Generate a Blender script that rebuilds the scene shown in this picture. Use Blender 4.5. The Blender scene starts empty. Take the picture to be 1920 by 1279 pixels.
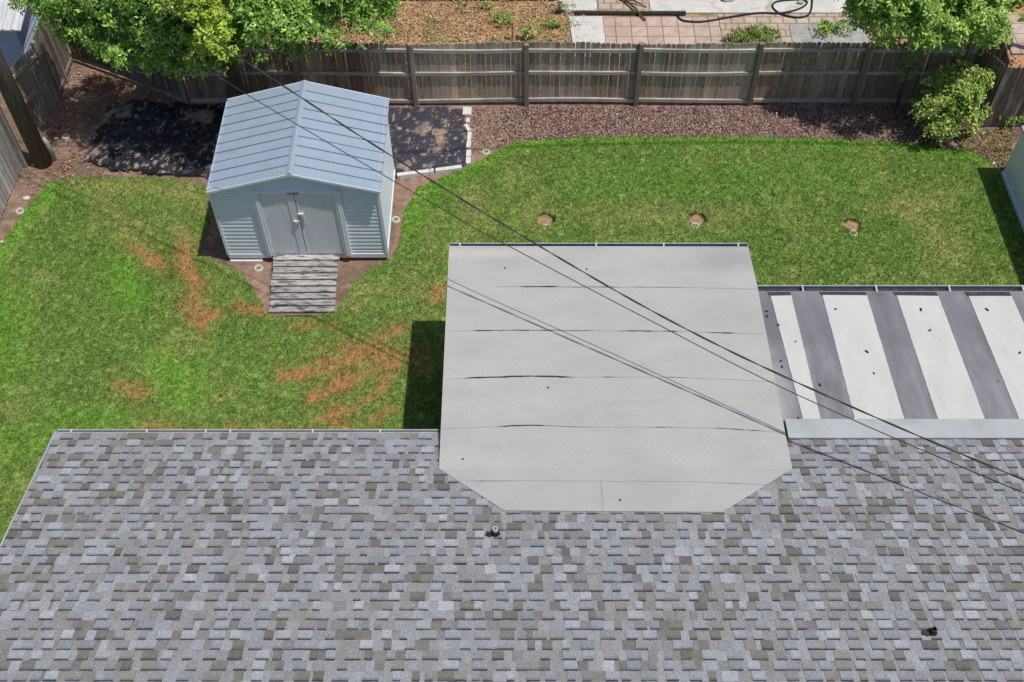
import bpy, math, random
import numpy as np
from mathutils import Vector
random.seed(7); RNG = np.random.default_rng(7)
SC = bpy.context.scene
COL = SC.collection
# ------------------------------------------------------------------ camera, sky, sun, exposure
F = 2105.; PITCH = math.radians(52.6); CH = 16.2; CX = 990.; CY = 639.5
cam = bpy.data.objects.new('camera', bpy.data.cameras.new('camera')); COL.objects.link(cam)
cam.location = (0, 0, CH); cam.rotation_euler = (math.pi/2-PITCH, 0, 0)
cam.data.sensor_width = 36; cam.data.lens = F/1920*36; cam.data.shift_x = -30/1920; cam.data.clip_end = 2000
SC.camera = cam
SUN = Vector((.34, -.12, 1.)).normalized()
w = bpy.data.worlds.new('World'); SC.world = w; w.use_nodes = True
nt = w.node_tree; bg = nt.nodes['Background']; sky = nt.nodes.new('ShaderNodeTexSky')
sky.sky_type = 'NISHITA'; sky.sun_disc = False; sky.sun_elevation = math.asin(SUN.z)
sky.sun_rotation = math.atan2(SUN.x, SUN.y); sky.air_density = 1.0; sky.dust_density = 1.5
nt.links.new(sky.outputs[0], bg.inputs[0]); bg.inputs[1].default_value = .085
sl = bpy.data.lights.new('sun', 'SUN'); sl.energy = 3.5; sl.angle = math.radians(.75); sl.color = (1, .96, .9)
so = bpy.data.objects.new('sun', sl); COL.objects.link(so); so.location = (5, -5, 30)
so.rotation_euler = SUN.to_track_quat('Z', 'Y').to_euler()
SC.view_settings.view_transform = 'Standard'; SC.view_settings.look = 'None'
SC.view_settings.exposure = 0.0; SC.view_settings.gamma = 1

# ------------------------------------------------------------------ where a line of sight meets a plane of the place
CAM = np.array([0, 0, CH])
def ray(x, y):
    a = (x-CX)/F; b = (CY-y)/F
    return np.array([a, math.cos(PITCH)+b*math.sin(PITCH), -math.sin(PITCH)+b*math.cos(PITCH)])
def at(x, y, z=0.):
    d = ray(x, y); return CAM + d*(z-CH)/d[2]
def aty(x, y, Y):
    d = ray(x, y); return CAM + d*Y/d[1]
def onplane(x, y, P0, n):
    d = ray(x, y); return CAM + d*(np.dot(P0-CAM, n)/np.dot(d, n))
def g(pts): return np.array([at(x, y)[:2] for x, y in pts])

# ------------------------------------------------------------------ noise
def vnoise(x, y, s=0):
    x = np.asarray(x, float); y = np.asarray(y, float)
    xi = np.floor(x).astype(np.int64); yi = np.floor(y).astype(np.int64); fx = x-xi; fy = y-yi
    fx = fx*fx*(3-2*fx); fy = fy*fy*(3-2*fy)
    def h(a, b):
        v = (a*374761393 + b*668265263 + s*1442695041) & 0x7fffffff
        v = ((v ^ (v >> 13))*1274126177) & 0x7fffffff
        return ((v ^ (v >> 16)) & 0xffff)/65535.
    return (h(xi, yi)*(1-fx)+h(xi+1, yi)*fx)*(1-fy)+(h(xi, yi+1)*(1-fx)+h(xi+1, yi+1)*fx)*fy
def fbm(x, y, s=0, o=4):
    r = 0; a = .5; t = 0
    for k in range(o): r = r+a*vnoise(x*2**k, y*2**k, s+k*17); t += a; a *= .55
    return r/t
def inpoly(x, y, P):
    r = np.zeros(x.shape, bool); n = len(P)
    for i in range(n):
        x0, y0 = P[i][:2]; x1, y1 = P[(i+1) % n][:2]
        if y0 == y1: continue
        c = ((y0 > y) != (y1 > y)) & (x < (x1-x0)*(y-y0)/(y1-y0)+x0); r ^= c
    return r
def dline(x, y, P):
    d = np.full(x.shape, 1e9)
    if len(P) == 1: return np.hypot(x-P[0][0], y-P[0][1])
    for a, b in zip(P[:-1], P[1:]):
        ab = np.array(b[:2])-np.array(a[:2]); L = ab@ab+1e-9
        t = np.clip(((x-a[0])*ab[0]+(y-a[1])*ab[1])/L, 0, 1)
        d = np.minimum(d, np.hypot(x-a[0]-t*ab[0], y-a[1]-t*ab[1]))
    return d
def sstep(a, b, v): t = np.clip((v-a)/(b-a), 0, 1); return t*t*(3-2*t)
def mix(a, b, t): t = np.asarray(t)[..., None]; return a*(1-t)+np.array(b)*t

# ------------------------------------------------------------------ objects
WL = {}
def tag(o, label=None, cat=None, group=None, kind=None):
    if label: o['label'] = label
    if cat: o['category'] = cat
    if group: o['group'] = group
    if kind: o['kind'] = kind
    return o
def empty(name, loc, label, cat, group=None):
    o = bpy.data.objects.new(name, None); COL.objects.link(o); o.empty_display_size = .2
    o.location = loc; WL[o] = np.array(loc, float); return tag(o, label, cat, group)
def copy_tree(o, loc):
    c = o.copy(); COL.objects.link(c); c.location = loc; WL[c] = np.array(loc, float)
    for ch in list(o.children):
        d = ch.copy(); COL.objects.link(d); d.parent = c
    return c
def link_np(name, V, Fa, mat, parent=None, col=None, fcol=None, smooth=False, origin=None):
    """V (n,3) world; Fa list of faces or (m,k) array"""
    V = np.asarray(V, float); wl = WL[parent] if parent is not None else (np.array(origin, float) if origin is not None else
        np.array([V[:, 0].mean(), V[:, 1].mean(), V[:, 2].min()]))
    me = bpy.data.meshes.new(name)
    if isinstance(Fa, np.ndarray):
        n, k = Fa.shape; me.vertices.add(len(V)); me.vertices.foreach_set('co', (V-wl).astype(np.float32).ravel())
        me.loops.add(n*k); me.loops.foreach_set('vertex_index', Fa.astype(np.int32).ravel())
        me.polygons.add(n); me.polygons.foreach_set('loop_start', np.arange(0, n*k, k, dtype=np.int32))
        me.update(calc_edges=True)
    else:
        me.from_pydata([tuple(v) for v in (V-wl)], [], Fa)
    if col is not None:
        a = me.color_attributes.new('Col', 'FLOAT_COLOR', 'POINT')
        c = np.ones((len(V), 4), np.float32); c[:, :3] = col; a.data.foreach_set('color', c.ravel())
    if fcol is not None:
        a = me.color_attributes.new('Col', 'FLOAT_COLOR', 'CORNER')
        cnt = np.array([len(f) for f in Fa]); c = np.ones((cnt.sum(), 4), np.float32)
        c[:, :3] = np.repeat(np.array(fcol), cnt, axis=0); a.data.foreach_set('color', c.ravel())
    if smooth: me.polygons.foreach_set('use_smooth', [True]*len(me.polygons))
    me.materials.append(mat); me.update()
    o = bpy.data.objects.new(name, me); COL.objects.link(o)
    if parent is not None:
        o.parent = parent; WL[o] = wl
    else:
        o.location = wl; WL[o] = wl
    return o
class MB:
    def __init__(s): s.v = []; s.f = []; s.c = []
    def quad(s, pts, c=(.5, .5, .5)):
        n = len(s.v); s.v += [tuple(p) for p in pts]; s.f.append(tuple(range(n, n+len(pts)))); s.c.append(c)
    def hexa(s, b, t, c=(.5, .5, .5)):
        """b,t: 4 bottom pts (ccw from above), 4 top pts"""
        n = len(s.v); s.v += [tuple(p) for p in b]+[tuple(p) for p in t]
        for f in ((3, 2, 1, 0), (4, 5, 6, 7), (0, 1, 5, 4), (1, 2, 6, 5), (2, 3, 7, 6), (3, 0, 4, 7)):
            s.f.append(tuple(n+i for i in f)); s.c.append(c)
    def box(s, x0, x1, y0, y1, z0, z1, c=(.5, .5, .5)):
        s.hexa([(x0, y0, z0), (x1, y0, z0), (x1, y1, z0), (x0, y1, z0)], [(x0, y0, z1), (x1, y0, z1), (x1, y1, z1), (x0, y1, z1)], c)
    def bar(s, a, b, wx, wz, c=(.5, .5, .5), up=(0, 0, 1)):
        """rectangular bar from a to b: wx across, wz along up"""
        a = Vector(a); b = Vector(b); d = (b-a).normalized(); u = Vector(up); r = d.cross(u)
        if r.length < 1e-4: r = Vector((1, 0, 0))
        r.normalize(); u = r.cross(d); r = r*wx/2; u = u*wz/2
        s.hexa([a-r-u, a+r-u, b+r-u, b-r-u], [a-r+u, a+r+u, b+r+u, b-r+u], c)
    def tube(s, pts, rs, n=8, c=(.5, .5, .5), cap=True):
        base = len(s.v); P = [Vector(p) for p in pts]
        if not hasattr(rs, '__len__'): rs = [rs]*len(P)
        for i, p in enumerate(P):
            d = (P[min(i+1, len(P)-1)]-P[max(i-1, 0)]).normalized()
            a = d.cross(Vector((0, 0, 1))) if abs(d.z) < .95 else d.cross(Vector((1, 0, 0)))
            a.normalize(); b = a.cross(d)
            for k in range(n):
                t = 2*math.pi*k/n; s.v.append(tuple(p+(a*math.cos(t)+b*math.sin(t))*rs[i]))
        for i in range(len(P)-1):
            for k in range(n):
                k2 = (k+1) % n; s.f.append((base+i*n+k, base+(i+1)*n+k, base+(i+1)*n+k2, base+i*n+k2)); s.c.append(c)
        if cap:
            s.f.append(tuple(base+k for k in range(n))); s.c.append(c)
            s.f.append(tuple(base+(len(P)-1)*n+k for k in reversed(range(n)))); s.c.append(c)
    def lathe(s, cen, prof, n=24, c=(.5, .5, .5)):
        base = len(s.v)
        for r, z in prof:
            for k in range(n):
                t = 2*math.pi*k/n; s.v.append((cen[0]+r*math.cos(t), cen[1]+r*math.sin(t), cen[2]+z))
        m = len(prof)
        for i in range(m-1):
            for k in range(n):
                k2 = (k+1) % n; s.f.append((base+i*n+k, base+i*n+k2, base+(i+1)*n+k2, base+(i+1)*n+k)); s.c.append(c)
    def build(s, name, mat, parent=None, smooth=False, colours=False, bevel=0, origin=None):
        o = link_np(name, s.v, s.f, mat, parent, fcol=s.c if colours else None, smooth=smooth, origin=origin)
        if bevel:
            m = o.modifiers.new('bevel', 'BEVEL'); m.width = bevel; m.segments = 2; m.limit_method = 'ANGLE'
        return o

# ------------------------------------------------------------------ materials
def M(name, col=None, rough=.8, var=.25, scale=12., stretch=(1, 1, 1), bump=.0, bscale=60., spec=.3, metal=0.,
      stain=None, fine=0., trans=0.):
    m = bpy.data.materials.new(name); m.use_nodes = True; t = m.node_tree; N = t.nodes; L = t.links
    b = N['Principled BSDF']; b.inputs['Roughness'].default_value = rough; b.inputs['Metallic'].default_value = metal
    b.inputs['Specular IOR Level'].default_value = spec
    tc = N.new('ShaderNodeTexCoord'); mp = N.new('ShaderNodeMapping'); mp.inputs['Scale'].default_value = stretch
    L.new(tc.outputs['Object'], mp.inputs[0])
    if col is None:
        a = N.new('ShaderNodeAttribute'); a.attribute_name = 'Col'; src = a.outputs['Color']
    else:
        a = N.new('ShaderNodeRGB'); a.outputs[0].default_value = (*col, 1); src = a.outputs[0]
    def mult(src, sc, amt, det, vec):
        n = N.new('ShaderNodeTexNoise'); n.inputs['Scale'].default_value = sc; n.inputs['Detail'].default_value = det
        n.inputs['Roughness'].default_value = .65; L.new(vec, n.inputs['Vector'])
        r = N.new('ShaderNodeMapRange'); r.inputs[1].default_value = .3; r.inputs[2].default_value = .7
        r.inputs[3].default_value = 1-amt; r.inputs[4].default_value = 1+amt; L.new(n.outputs[0], r.inputs[0])
        v = N.new('ShaderNodeVectorMath'); v.operation = 'SCALE'; L.new(src, v.inputs[0]); L.new(r.outputs[0], v.inputs['Scale'])
        return v.outputs[0], n
    if var: src, _ = mult(src, scale, var, 5, mp.outputs[0])
    if fine: src, _ = mult(src, 95, fine, 3, tc.outputs['Object'])
    if stain:
        n = N.new('ShaderNodeTexNoise'); n.inputs['Scale'].default_value = stain[1]; n.inputs['Detail'].default_value = 6
        L.new(mp.outputs[0], n.inputs['Vector'])
        r = N.new('ShaderNodeMapRange'); r.inputs[1].default_value = stain[2]; r.inputs[2].default_value = stain[3]
        L.new(n.outputs[0], r.inputs[0])
        x = N.new('ShaderNodeMix'); x.data_type = 'RGBA'; L.new(r.outputs[0], x.inputs[0]); L.new(src, x.inputs[6])
        x.inputs[7].default_value = (*stain[0], 1); src = x.outputs[2]
    L.new(src, b.inputs['Base Color'])
    if bump:
        n = N.new('ShaderNodeTexNoise'); n.inputs['Scale'].default_value = bscale; n.inputs['Detail'].default_value = 4
        L.new(mp.outputs[0], n.inputs['Vector']); u = N.new('ShaderNodeBump'); u.inputs['Strength'].default_value = bump
        u.inputs['Distance'].default_value = .02; L.new(n.outputs[0], u.inputs['Height']); L.new(u.outputs[0], b.inputs['Normal'])
    if trans:
        tr = N.new('ShaderNodeBsdfTranslucent'); L.new(src, tr.inputs[0]); ms = N.new('ShaderNodeMixShader'); ms.inputs[0].default_value = trans
        out = N['Material Output']; L.new(b.outputs[0], ms.inputs[1]); L.new(tr.outputs[0], ms.inputs[2]); L.new(ms.outputs[0], out.inputs[0])
    return m
m_soil = M('soil', None, .95, .22, 9, bump=.5, bscale=40, fine=.25, spec=.1)
m_lawn = M('lawn', None, .95, .2, 14, bump=.6, bscale=70, fine=.3, spec=.1)
m_blade = M('grass_blades', None, .7, 0, spec=.2, trans=.35)
m_chip = M('chips', None, .85, 0, spec=.2)
m_leaf = M('leaves', None, .5, 0, spec=.4, trans=.18)
m_tarp = M('plastic_sheet', None, .5, .25, 6, bump=.8, bscale=9, spec=.4)
m_shingle = M('shingles', None, .9, .10, 20, fine=.55, bump=.3, bscale=200, spec=.15)
m_wood = M('weathered_wood', None, .9, .38, 9, stretch=(6, 6, .55), bump=.3, bscale=30, spec=.15, stain=((.46, .45, .43), 1.7, .56, .74))
m_woodh = M('weathered_wood_rails', None, .9, .3, 5, stretch=(.6, .6, 6), bump=.2, spec=.15)
m_plank = M('ramp_planks', None, .9, .4, 4, stretch=(1.6, 9, 7), bump=.5, bscale=12, spec=.15, stain=((.10, .092, .088), 2.6, .52, .64))
m_pole = M('creosoted_pole', (.13, .105, .085), .9, .45, 6, stretch=(5, 5, .5), bump=.5, bscale=20, spec=.15)
m_memb = M('roof_membrane', (.405, .404, .392), .85, .08, 1.3, stretch=(.7, 1.6, 1), fine=.12, bump=.06, bscale=40, spec=.2)
m_seam = M('seam_tar', (.035, .035, .035), .8, .2)
m_seamc = M('seam_line', None, .85, .1)
m_seamf = M('seam_faint', (.33, .33, .32), .85, .15)
m_grim = M('stained_patio_roof', (.20, .20, .215), .8, .28, 2.2, stretch=(2.2, .5, 1), fine=.12, spec=.25)
m_white = M('white_coating', (.54, .54, .52), .8, .06, 2, stretch=(2, .6, 1), fine=.10, spec=.25, stain=((.44, .42, .38), 1.1, .60, .95))
m_flash = M('pale_flashing', (.40, .42, .43), .5, .07, 3, spec=.35, stain=((.33, .35, .37), 2, .5, .7))
m_gutter = M('gutter_metal', (.36, .40, .42), .5, .15, 5, spec=.4)
m_gutin = M('gutter_debris', (.05, .05, .06), .9, .5, 8)
m_house = M('stucco', (.5, .46, .4), .9, .06)
m_shedroof = M('shed_roof_metal', (.295, .36, .45), .5, .07, 2.5, spec=.4, stain=((.32, .365, .43), 3, .55, .7))
m_rib = M('shed_roof_rib', (.13, .165, .22), .5, .05, spec=.3)  # darker than the roof metal, painting in the shadow lines along the ribs
m_shedwall = M('shed_siding', (.76, .83, .92), .38, .05, 3, spec=.5)
m_sheddoor = M('shed_door', (.72, .75, .81), .42, .06, 4, stretch=(3, 1, .5), spec=.4, stain=((.66, .62, .62), 5, .58, .8))
m_trim = M('shed_trim', (.78, .83, .90), .45, .05, spec=.45)
m_whitep = M('white_paint', (.75, .75, .72), .6, .08, 8, spec=.4)
m_rust = M('rusty_plate', (.4, .25, .22), .8, .3, 20)
m_blacks = M('black_rubber', (.012, .012, .014), .55, .2, spec=.4)
m_pvc = M('white_pvc', (.6, .6, .6), .5, .05)
m_concrete = M('concrete', (.5, .47, .41), .9, .2, 20, bump=.3)
m_edging = M('edging_stone', (.66, .65, .61), .9, .25, 18, bump=.4, stain=((.3, .28, .22), 12, .55, .7))
m_cable = M('cable', (.03, .03, .032), .4, .1, spec=.7)
m_cablegrey = M('weathered_cable', (.2, .2, .2), .4, .2, spec=.5)
m_bark = M('bark', (.1, .075, .055), .95, .4, 12, stretch=(3, 3, .6), bump=.6)
m_blue = M('blue_siding', (.40, .50, .66), .6, .06, spec=.35)
m_corr = M('old_metal_roof', (.55, .56, .57), .6, .25, 4, stretch=(4, .6, 1), spec=.4)
m_ground = M('ground', (.16, .14, .09), .95, .3, 2, fine=.3)
m_wallp = M('pale_grey_wall', (.80, .85, .90), .5, .04, 2, spec=.4)
m_conduit = M('grey_conduit', (.36, .4, .4), .5, .1)
m_dark = M('dark_wall', (.06, .06, .05), .9, .3)

# ================================================================== GROUND
def ground_sheet():
    mb = MB(); mb.quad([(-300, -300, -.03), (300, -300, -.03), (300, 300, -.03), (-300, 300, -.03)])
    tag(mb.build('ground', m_ground), kind='structure')
ground_sheet()
def grid(name, poly, res, zf, colf, mat, jit=.0, kind='structure', edge=None, **kw):
    P = np.array(poly)[:, :2]; x0, y0 = P.min(0)-.1; x1, y1 = P.max(0)+.1
    nx = int((x1-x0)/res)+1; ny = int((y1-y0)/res)+1
    X, Y = np.meshgrid(x0+np.arange(nx+1)*res, y0+np.arange(ny+1)*res)
    cx = (X[:-1, :-1]+X[1:, 1:])/2; cy = (Y[:-1, :-1]+Y[1:, 1:])/2
    jx = (fbm(cx*4, cy*4, 5)-.5)*2*jit; jy = (fbm(cx*4+40, cy*4, 9)-.5)*2*jit
    ms = inpoly(cx+jx, cy+jy, P)
    if edge is not None: ms &= edge(cx, cy)
    idx = np.arange((nx+1)*(ny+1)).reshape(ny+1, nx+1)
    Fa = np.stack([idx[:-1, :-1], idx[:-1, 1:], idx[1:, 1:], idx[1:, :-1]], -1)[ms]
    used, inv = np.unique(Fa, return_inverse=True); Fa = inv.reshape(Fa.shape)
    xx = X.ravel()[used]; yy = Y.ravel()[used]
    V = np.stack([xx, yy, zf(xx, yy)], -1)
    return link_np(name, V, Fa, mat, col=colf(xx, yy), smooth=True), V
# ---- lawn outline
LAWN = g([(-60, 560), (-10, 480), (15, 440), (50, 395), (92, 345), (150, 332), (240, 334), (330, 337), (392, 352), (398, 400), (372, 478), (400, 490), (440, 506), (470, 530), (488, 570), (504, 590),
          (560, 598), (632, 586), (652, 545), (690, 508), (738, 488), (752, 440), (756, 400), (788, 352), (870, 318), (930, 287), (975, 266), (1100, 258), (1400, 257),
          (1640, 262), (1740, 274), (1815, 281), (1850, 300), (1880, 328), (1925, 410), (2100, 560), (1800, 1000), (840, 1000), (840, 1230), (-400, 1230)])
RINGS = [((1026, 427), (1023, 413), 'small concrete ring nearest the shed of the three set in the right lawn'),
         ((1303, 424), (1306, 413), 'small concrete ring in the middle of the three set in the right lawn'),
         ((1600, 438), (1597, 425), 'small concrete ring farthest right of the three, in a reddish bare lawn patch'),
         ((38, 397), None, 'concrete ring on bare soil beside the left fence at the lawn edge'),
         ((124, 257), None, 'concrete ring on bare soil between the utility pole and the black plastic'),
         ((485, 504), None, 'concrete ring on the soil left of the wooden ramp'),
         ((742, 413), None, 'concrete ring against the right wall of the metal shed'),
         ((911, 286), None, 'concrete ring half sunk where the white stone edging ends, at the lawn curve')]
HOLES = [(at(*h)[:2], .18) for _, h, _ in RINGS if h]
def hole(x, y):
    r = np.zeros(x.shape)
    for (hx, hy), R in HOLES:
        d = np.hypot((x-hx)*1.0, (y-hy)*1.0)+(fbm(x*9, y*9, 3)-.5)*.16; r = np.maximum(r, sstep(R, R*.62, d))
    return r
def rim_shade(x, y):  # dark arc at the far right of each hole: shade painted into lawn colour
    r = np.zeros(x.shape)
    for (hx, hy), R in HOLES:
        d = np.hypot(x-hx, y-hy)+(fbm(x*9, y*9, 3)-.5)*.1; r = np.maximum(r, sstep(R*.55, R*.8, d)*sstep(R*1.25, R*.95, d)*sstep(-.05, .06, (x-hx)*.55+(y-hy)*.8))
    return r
DEAD = [([(262, 468), (285, 490), (300, 502)], .20, 1.), ([(345, 485), (362, 520), (370, 560), (377, 612)], .19, .95), ([(350, 575), (400, 592)], .20, .75),
        ([(442, 565), (482, 585)], .12, .9), ([(540, 702), (600, 693), (655, 668), (700, 640), (738, 625)], .22, 1.), ([(655, 668), (720, 655)], .22, .9), ([(588, 742), (645, 722), (700, 690), (745, 676)], .20, 1.),
        ([(600, 787), (660, 766), (712, 738), (738, 705)], .13, .9), ([(700, 790), (732, 768)], .13, .75), ([(225, 722), (266, 742)], .22, .7), ([(555, 612), (622, 611)], .12, .75),
        ([(826, 538), (818, 560)], .18, .9), ([(275, 801), (345, 808)], .15, .5), ([(785, 668), (800, 690)], .25, .8), ([(430, 806), (600, 801), (700, 803)], .10, .6), ([(580, 655), (640, 652)], .16, .4),
        ([(640, 700), (735, 665)], .35, .45), ([(345, 455), (350, 490)], .18, .6)]
DEAD = [(g(p), w_, s_) for p, w_, s_ in DEAD]
TAN = [(g(p), w_, s_) for p, w_, s_ in [([(665, 575)], .16, .8), ([(340, 430), (355, 470)], .35, .7), ([(190, 375), (250, 440)], .5, .3), ([(340, 360), (385, 385)], .5, .5), ([(880, 360), (905, 420)], .4, .35),
       ([(1700, 385), (1790, 480)], .6, .4), ([(1640, 395), (1780, 380)], .4, .3), ([(1000, 400), (1400, 405)], .5, .2), ([(820, 480), (800, 430)], .3, .2), ([(150, 350), (330, 360)], .3, .3), ([(640, 560), (760, 540)], .5, .25)]]
LUSH = [(g(p), w_, s_) for p, w_, s_ in [([(-10, 500), (25, 450), (60, 395), (100, 350)], .35, .9), ([(225, 510), (245, 560)], .6, .8), ([(300, 690), (350, 740)], .7, .7), ([(20, 560), (10, 700)], .7, .5),
       ([(770, 430), (800, 360), (880, 320), (940, 285), (1000, 264), (1400, 262), (1700, 272), (1840, 292)], .35, .75), ([(210, 780), (20, 830)], .6, .5), ([(560, 700), (400, 700)], .5, .2), ([(1100, 340), (1600, 330)], .8, .3)]]
def lawn_col(x, y):
    n4 = vnoise(x*26, y*26, 15); n1 = fbm(x*1.1, y*1.1, 11); n2 = fbm(x*4.5, y*4.5, 12); n3 = fbm(x*14, y*14, 13, 3)
    c = np.zeros(x.shape+(3,))+np.array([.15, .225, .055])
    c = mix(c, (.225, .27, .085), sstep(.42, .62, n1)*.65)
    c = mix(c, (.10, .18, .04), sstep(.5, .35, n2)*.45)
    arc = np.sin((np.hypot(x+7.5, y-13.5))*5.2+n1*3)*.5+.5
    c = mix(c, (.12, .215, .045), arc*.35)
    for P, W, S in LUSH: c = mix(c, (.14, .31, .04), sstep(W, W*.2, dline(x, y, P)+(n2-.5)*.5)*S*.8)
    for P, W, S in TAN: c = mix(c, (.38, .33, .15), sstep(W, 0, dline(x, y, P)+(n2-.5)*.5+(n3-.5)*.2)*S*.9)
    c = mix(c, (.33, .31, .13), sstep(.60, .8, n3)*.5)
    for P, W, S in DEAD:
        d = dline(x, y, P)+(n2-.5)*.42+(n3-.5)*.30
        c = mix(c, (.36, .18, .085), sstep(.22, .72, n3+.35*n4)*sstep(W*1.15, W*.2, d)*S)
        c = mix(c, (.2, .19, .06), sstep(W*1.9, W*1.0, d)*.4*S*(1-sstep(W*1.05, W*.25, d)))
    h = hole(x, y); c = mix(c, (.33, .21, .14), h); c = mix(c, (.025, .03, .01), rim_shade(x, y))
    n4 = vnoise(x*26, y*26, 15)
    return c*np.array([1.06, 1.09, .98])*(0.42+.62*n3+.55*n4)[..., None]
def lawn_z(x, y): return .012+.02*fbm(x*2, y*2, 31)-.014*hole(x, y)
def soil_z(x, y): return -.004+.012*fbm(x*3, y*3, 41)
def soil_col(x, y):
    n1 = fbm(x*1.3, y*1.3, 51); n2 = fbm(x*6, y*6, 52); n3 = fbm(x*18, y*18, 53, 3)
    c = np.zeros(x.shape+(3,))+np.array([.27, .175, .13])
    c = mix(c, (.17, .115, .085), sstep(.45, .65, n1)*.8)
    c = mix(c, (.33, .25, .17), sstep(.58, .75, n2)*.7)
    bed = sstep(-.3, 1.2, x-(-.6))                                    # planted bed on the right
    b = mix(np.zeros(x.shape+(3,))+np.array([.26, .15, .135]), (.33, .25, .2), sstep(.5, .72, n2)*.6)
    b = mix(b, (.12, .06, .065), sstep(.52, .4, n3)*.7)
    b = mix(b, (.24, .23, .1), sstep(.6, .75, fbm(x*1.7, y*1.7, 55))*.5)
    c = mix(c, (0, 0, 0), bed)+b*bed[..., None]
    t = sstep(1.3, .3, np.abs(x+.7))*sstep(17.3, 18.0, y)*.0+sstep(1.5, .2, np.hypot(x+.5, (y-17.6)))
    c = mix(c, (.33, .26, .15), t*.6*sstep(.35, .6, n2))
    return c*(.7+.6*n3)[..., None]
YARD = [(-13, 13.), (11.5, 13.), (11.5, 18.95), (-7.3, 18.95), (-10.25, 20.4), (-13, 20.4)]
grid('soil', YARD, .04, soil_z, soil_col, m_soil)[0]['kind'] = 'structure'
FARL = [(-14, 20.42), (-10.2, 20.42), (-7.2, 18.97), (12.5, 18.97), (12.5, 28), (-14, 28)]
def far_col(x, y):
    n1 = fbm(x*1.3, y*1.3, 61); n2 = fbm(x*5, y*5, 62); n3 = fbm(x*16, y*16, 63, 3)
    c = np.zeros(x.shape+(3,))+np.array([.44, .25, .14])
    c = mix(c, (.5, .32, .19), sstep(.5, .7, n2)*.7)
    c = mix(c, (.2, .2, .07), sstep(.52, .68, fbm(x*2.2, y*2.2, 66))*.85)
    return c*(.65+.7*n3)[..., None]
grid('neighbour_ground', FARL, .06, lambda x, y: 0*x+.004+.01*fbm(x*3, y*3, 4), far_col, m_soil)[0]['kind'] = 'structure'
LAW, _ = grid('lawn', LAWN, .04, lawn_z, lawn_col, m_lawn, jit=.06, edge=None); LAW['kind'] = 'structure'
# ---- grass blades
RXL = -6.9
def blades(n=380000):
    x0, y0 = -11.8, 5.6; x1, y1 = 10.8, 17.8
    x = RNG.uniform(x0, x1, n*3); y = RNG.uniform(y0, y1, n*3)
    k = inpoly(x+(fbm(x*4, y*4, 5)-.5)*.12+RNG.normal(0, .02, x.shape), y+(fbm(x*4+40, y*4, 9)-.5)*.12+RNG.normal(0, .02, x.shape), LAWN)
    k &= ~((x > RXL) & (y < 8.7)); k &= ~((x > -1.0) & (x < 3.4) & (y < 11.9)) & ~((x > 3.8) & (y < 11.2)); k &= RNG.random(x.shape) > hole(x, y)*1.3
    D = np.zeros(x.shape)
    for P, W, S in DEAD: D = np.maximum(D, sstep(W, W*.4, dline(x, y, P))*S)
    k &= RNG.random(x.shape) > D*.45
    x = x[k][:n]; y = y[k][:n]; m = len(x)
    c = lawn_col(x, y)*RNG.uniform(.65, 1.95, m)[:, None]*np.array([1, 1, .95])
    yl = RNG.random(m) < .10; c[yl] = c[yl]*.5+np.array([.27, .25, .12])*.6
    h = RNG.uniform(.022, .055, m); a = RNG.uniform(0, 2*np.pi, m); wd = RNG.uniform(.005, .011, m)
    le = RNG.uniform(.2, 1.1, m)*h; b = RNG.uniform(0, 2*np.pi, m); z = lawn_z(x, y)
    V = np.zeros((m, 3, 3)); V[:, 0] = np.stack([x-np.cos(a)*wd, y-np.sin(a)*wd, z-.004], -1); V[:, 1] = np.stack([x+np.cos(a)*wd, y+np.sin(a)*wd, z-.004], -1)
    V[:, 2] = np.stack([x+np.cos(b)*le, y+np.sin(b)*le, z+h], -1)
    o = link_np('grass', V.reshape(-1, 3), np.arange(m*3).reshape(m, 3), m_blade, col=np.repeat(c, 3, 0))
    tag(o, 'mown green lawn grass with browned and orange dead patches around the metal shed', 'grass', kind='stuff')
blades()
# ---- scattered chips
def scatter(name, n, poly, cols, size, zf, label, cat, dens=None, seed=0, tilt=.5, asp=.5):
    r = np.random.default_rng(seed+100); P = np.array(poly)[:, :2]; x0, y0 = P.min(0); x1, y1 = P.max(0)
    x = r.uniform(x0, x1, n*4); y = r.uniform(y0, y1, n*4); k = inpoly(x, y, P)
    if dens is not None: k &= r.random(x.shape) < dens(x, y)
    x = x[k][:n]; y = y[k][:n]; m = len(x); a = r.uniform(0, 2*np.pi, m); L = r.uniform(.5, 1.3, m)*size; W = L*asp*r.uniform(.6, 1.4, m)
    u = np.stack([np.cos(a), np.sin(a), r.normal(0, tilt, m)], -1)*L[:, None]/2; v = np.stack([-np.sin(a), np.cos(a), r.normal(0, tilt, m)], -1)*W[:, None]/2
    c0 = np.stack([x, y, zf(x, y)+.012+r.uniform(0, .02, m)], -1)
    V = np.stack([c0-u, c0-v*1.2, c0+u, c0+v], 1)
    C = np.array(cols)[r.integers(0, len(cols), m)]*r.uniform(.6, 1.3, m)[:, None]
    o = link_np(name, V.reshape(-1, 3), np.arange(m*4).reshape(m, 4), m_chip, col=np.repeat(C, 4, 0))
    return tag(o, label, cat, kind='stuff')
BED = [(-1.35, 18.74), (8.9, 18.74), (8.9, 17.3), (8.2, 17.55), (5, 17.78), (1, 17.78), (-.2, 17.7), (-1.3, 17.1)]
scatter('mulch', 24000, BED, [(.33, .16, .15), (.40, .26, .22), (.19, .08, .085), (.4, .32, .27), (.2, .12, .12), (.12, .05, .06), (.3, .2, .16), (.42, .35, .25), (.36, .3, .2)], .05, soil_z,
        'purplish brown mulch and dry leaf bed along the foot of the rear fence', 'mulch', dens=lambda x, y: sstep(-1.4, 1.2, x)*.85+.15, seed=1)
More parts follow.
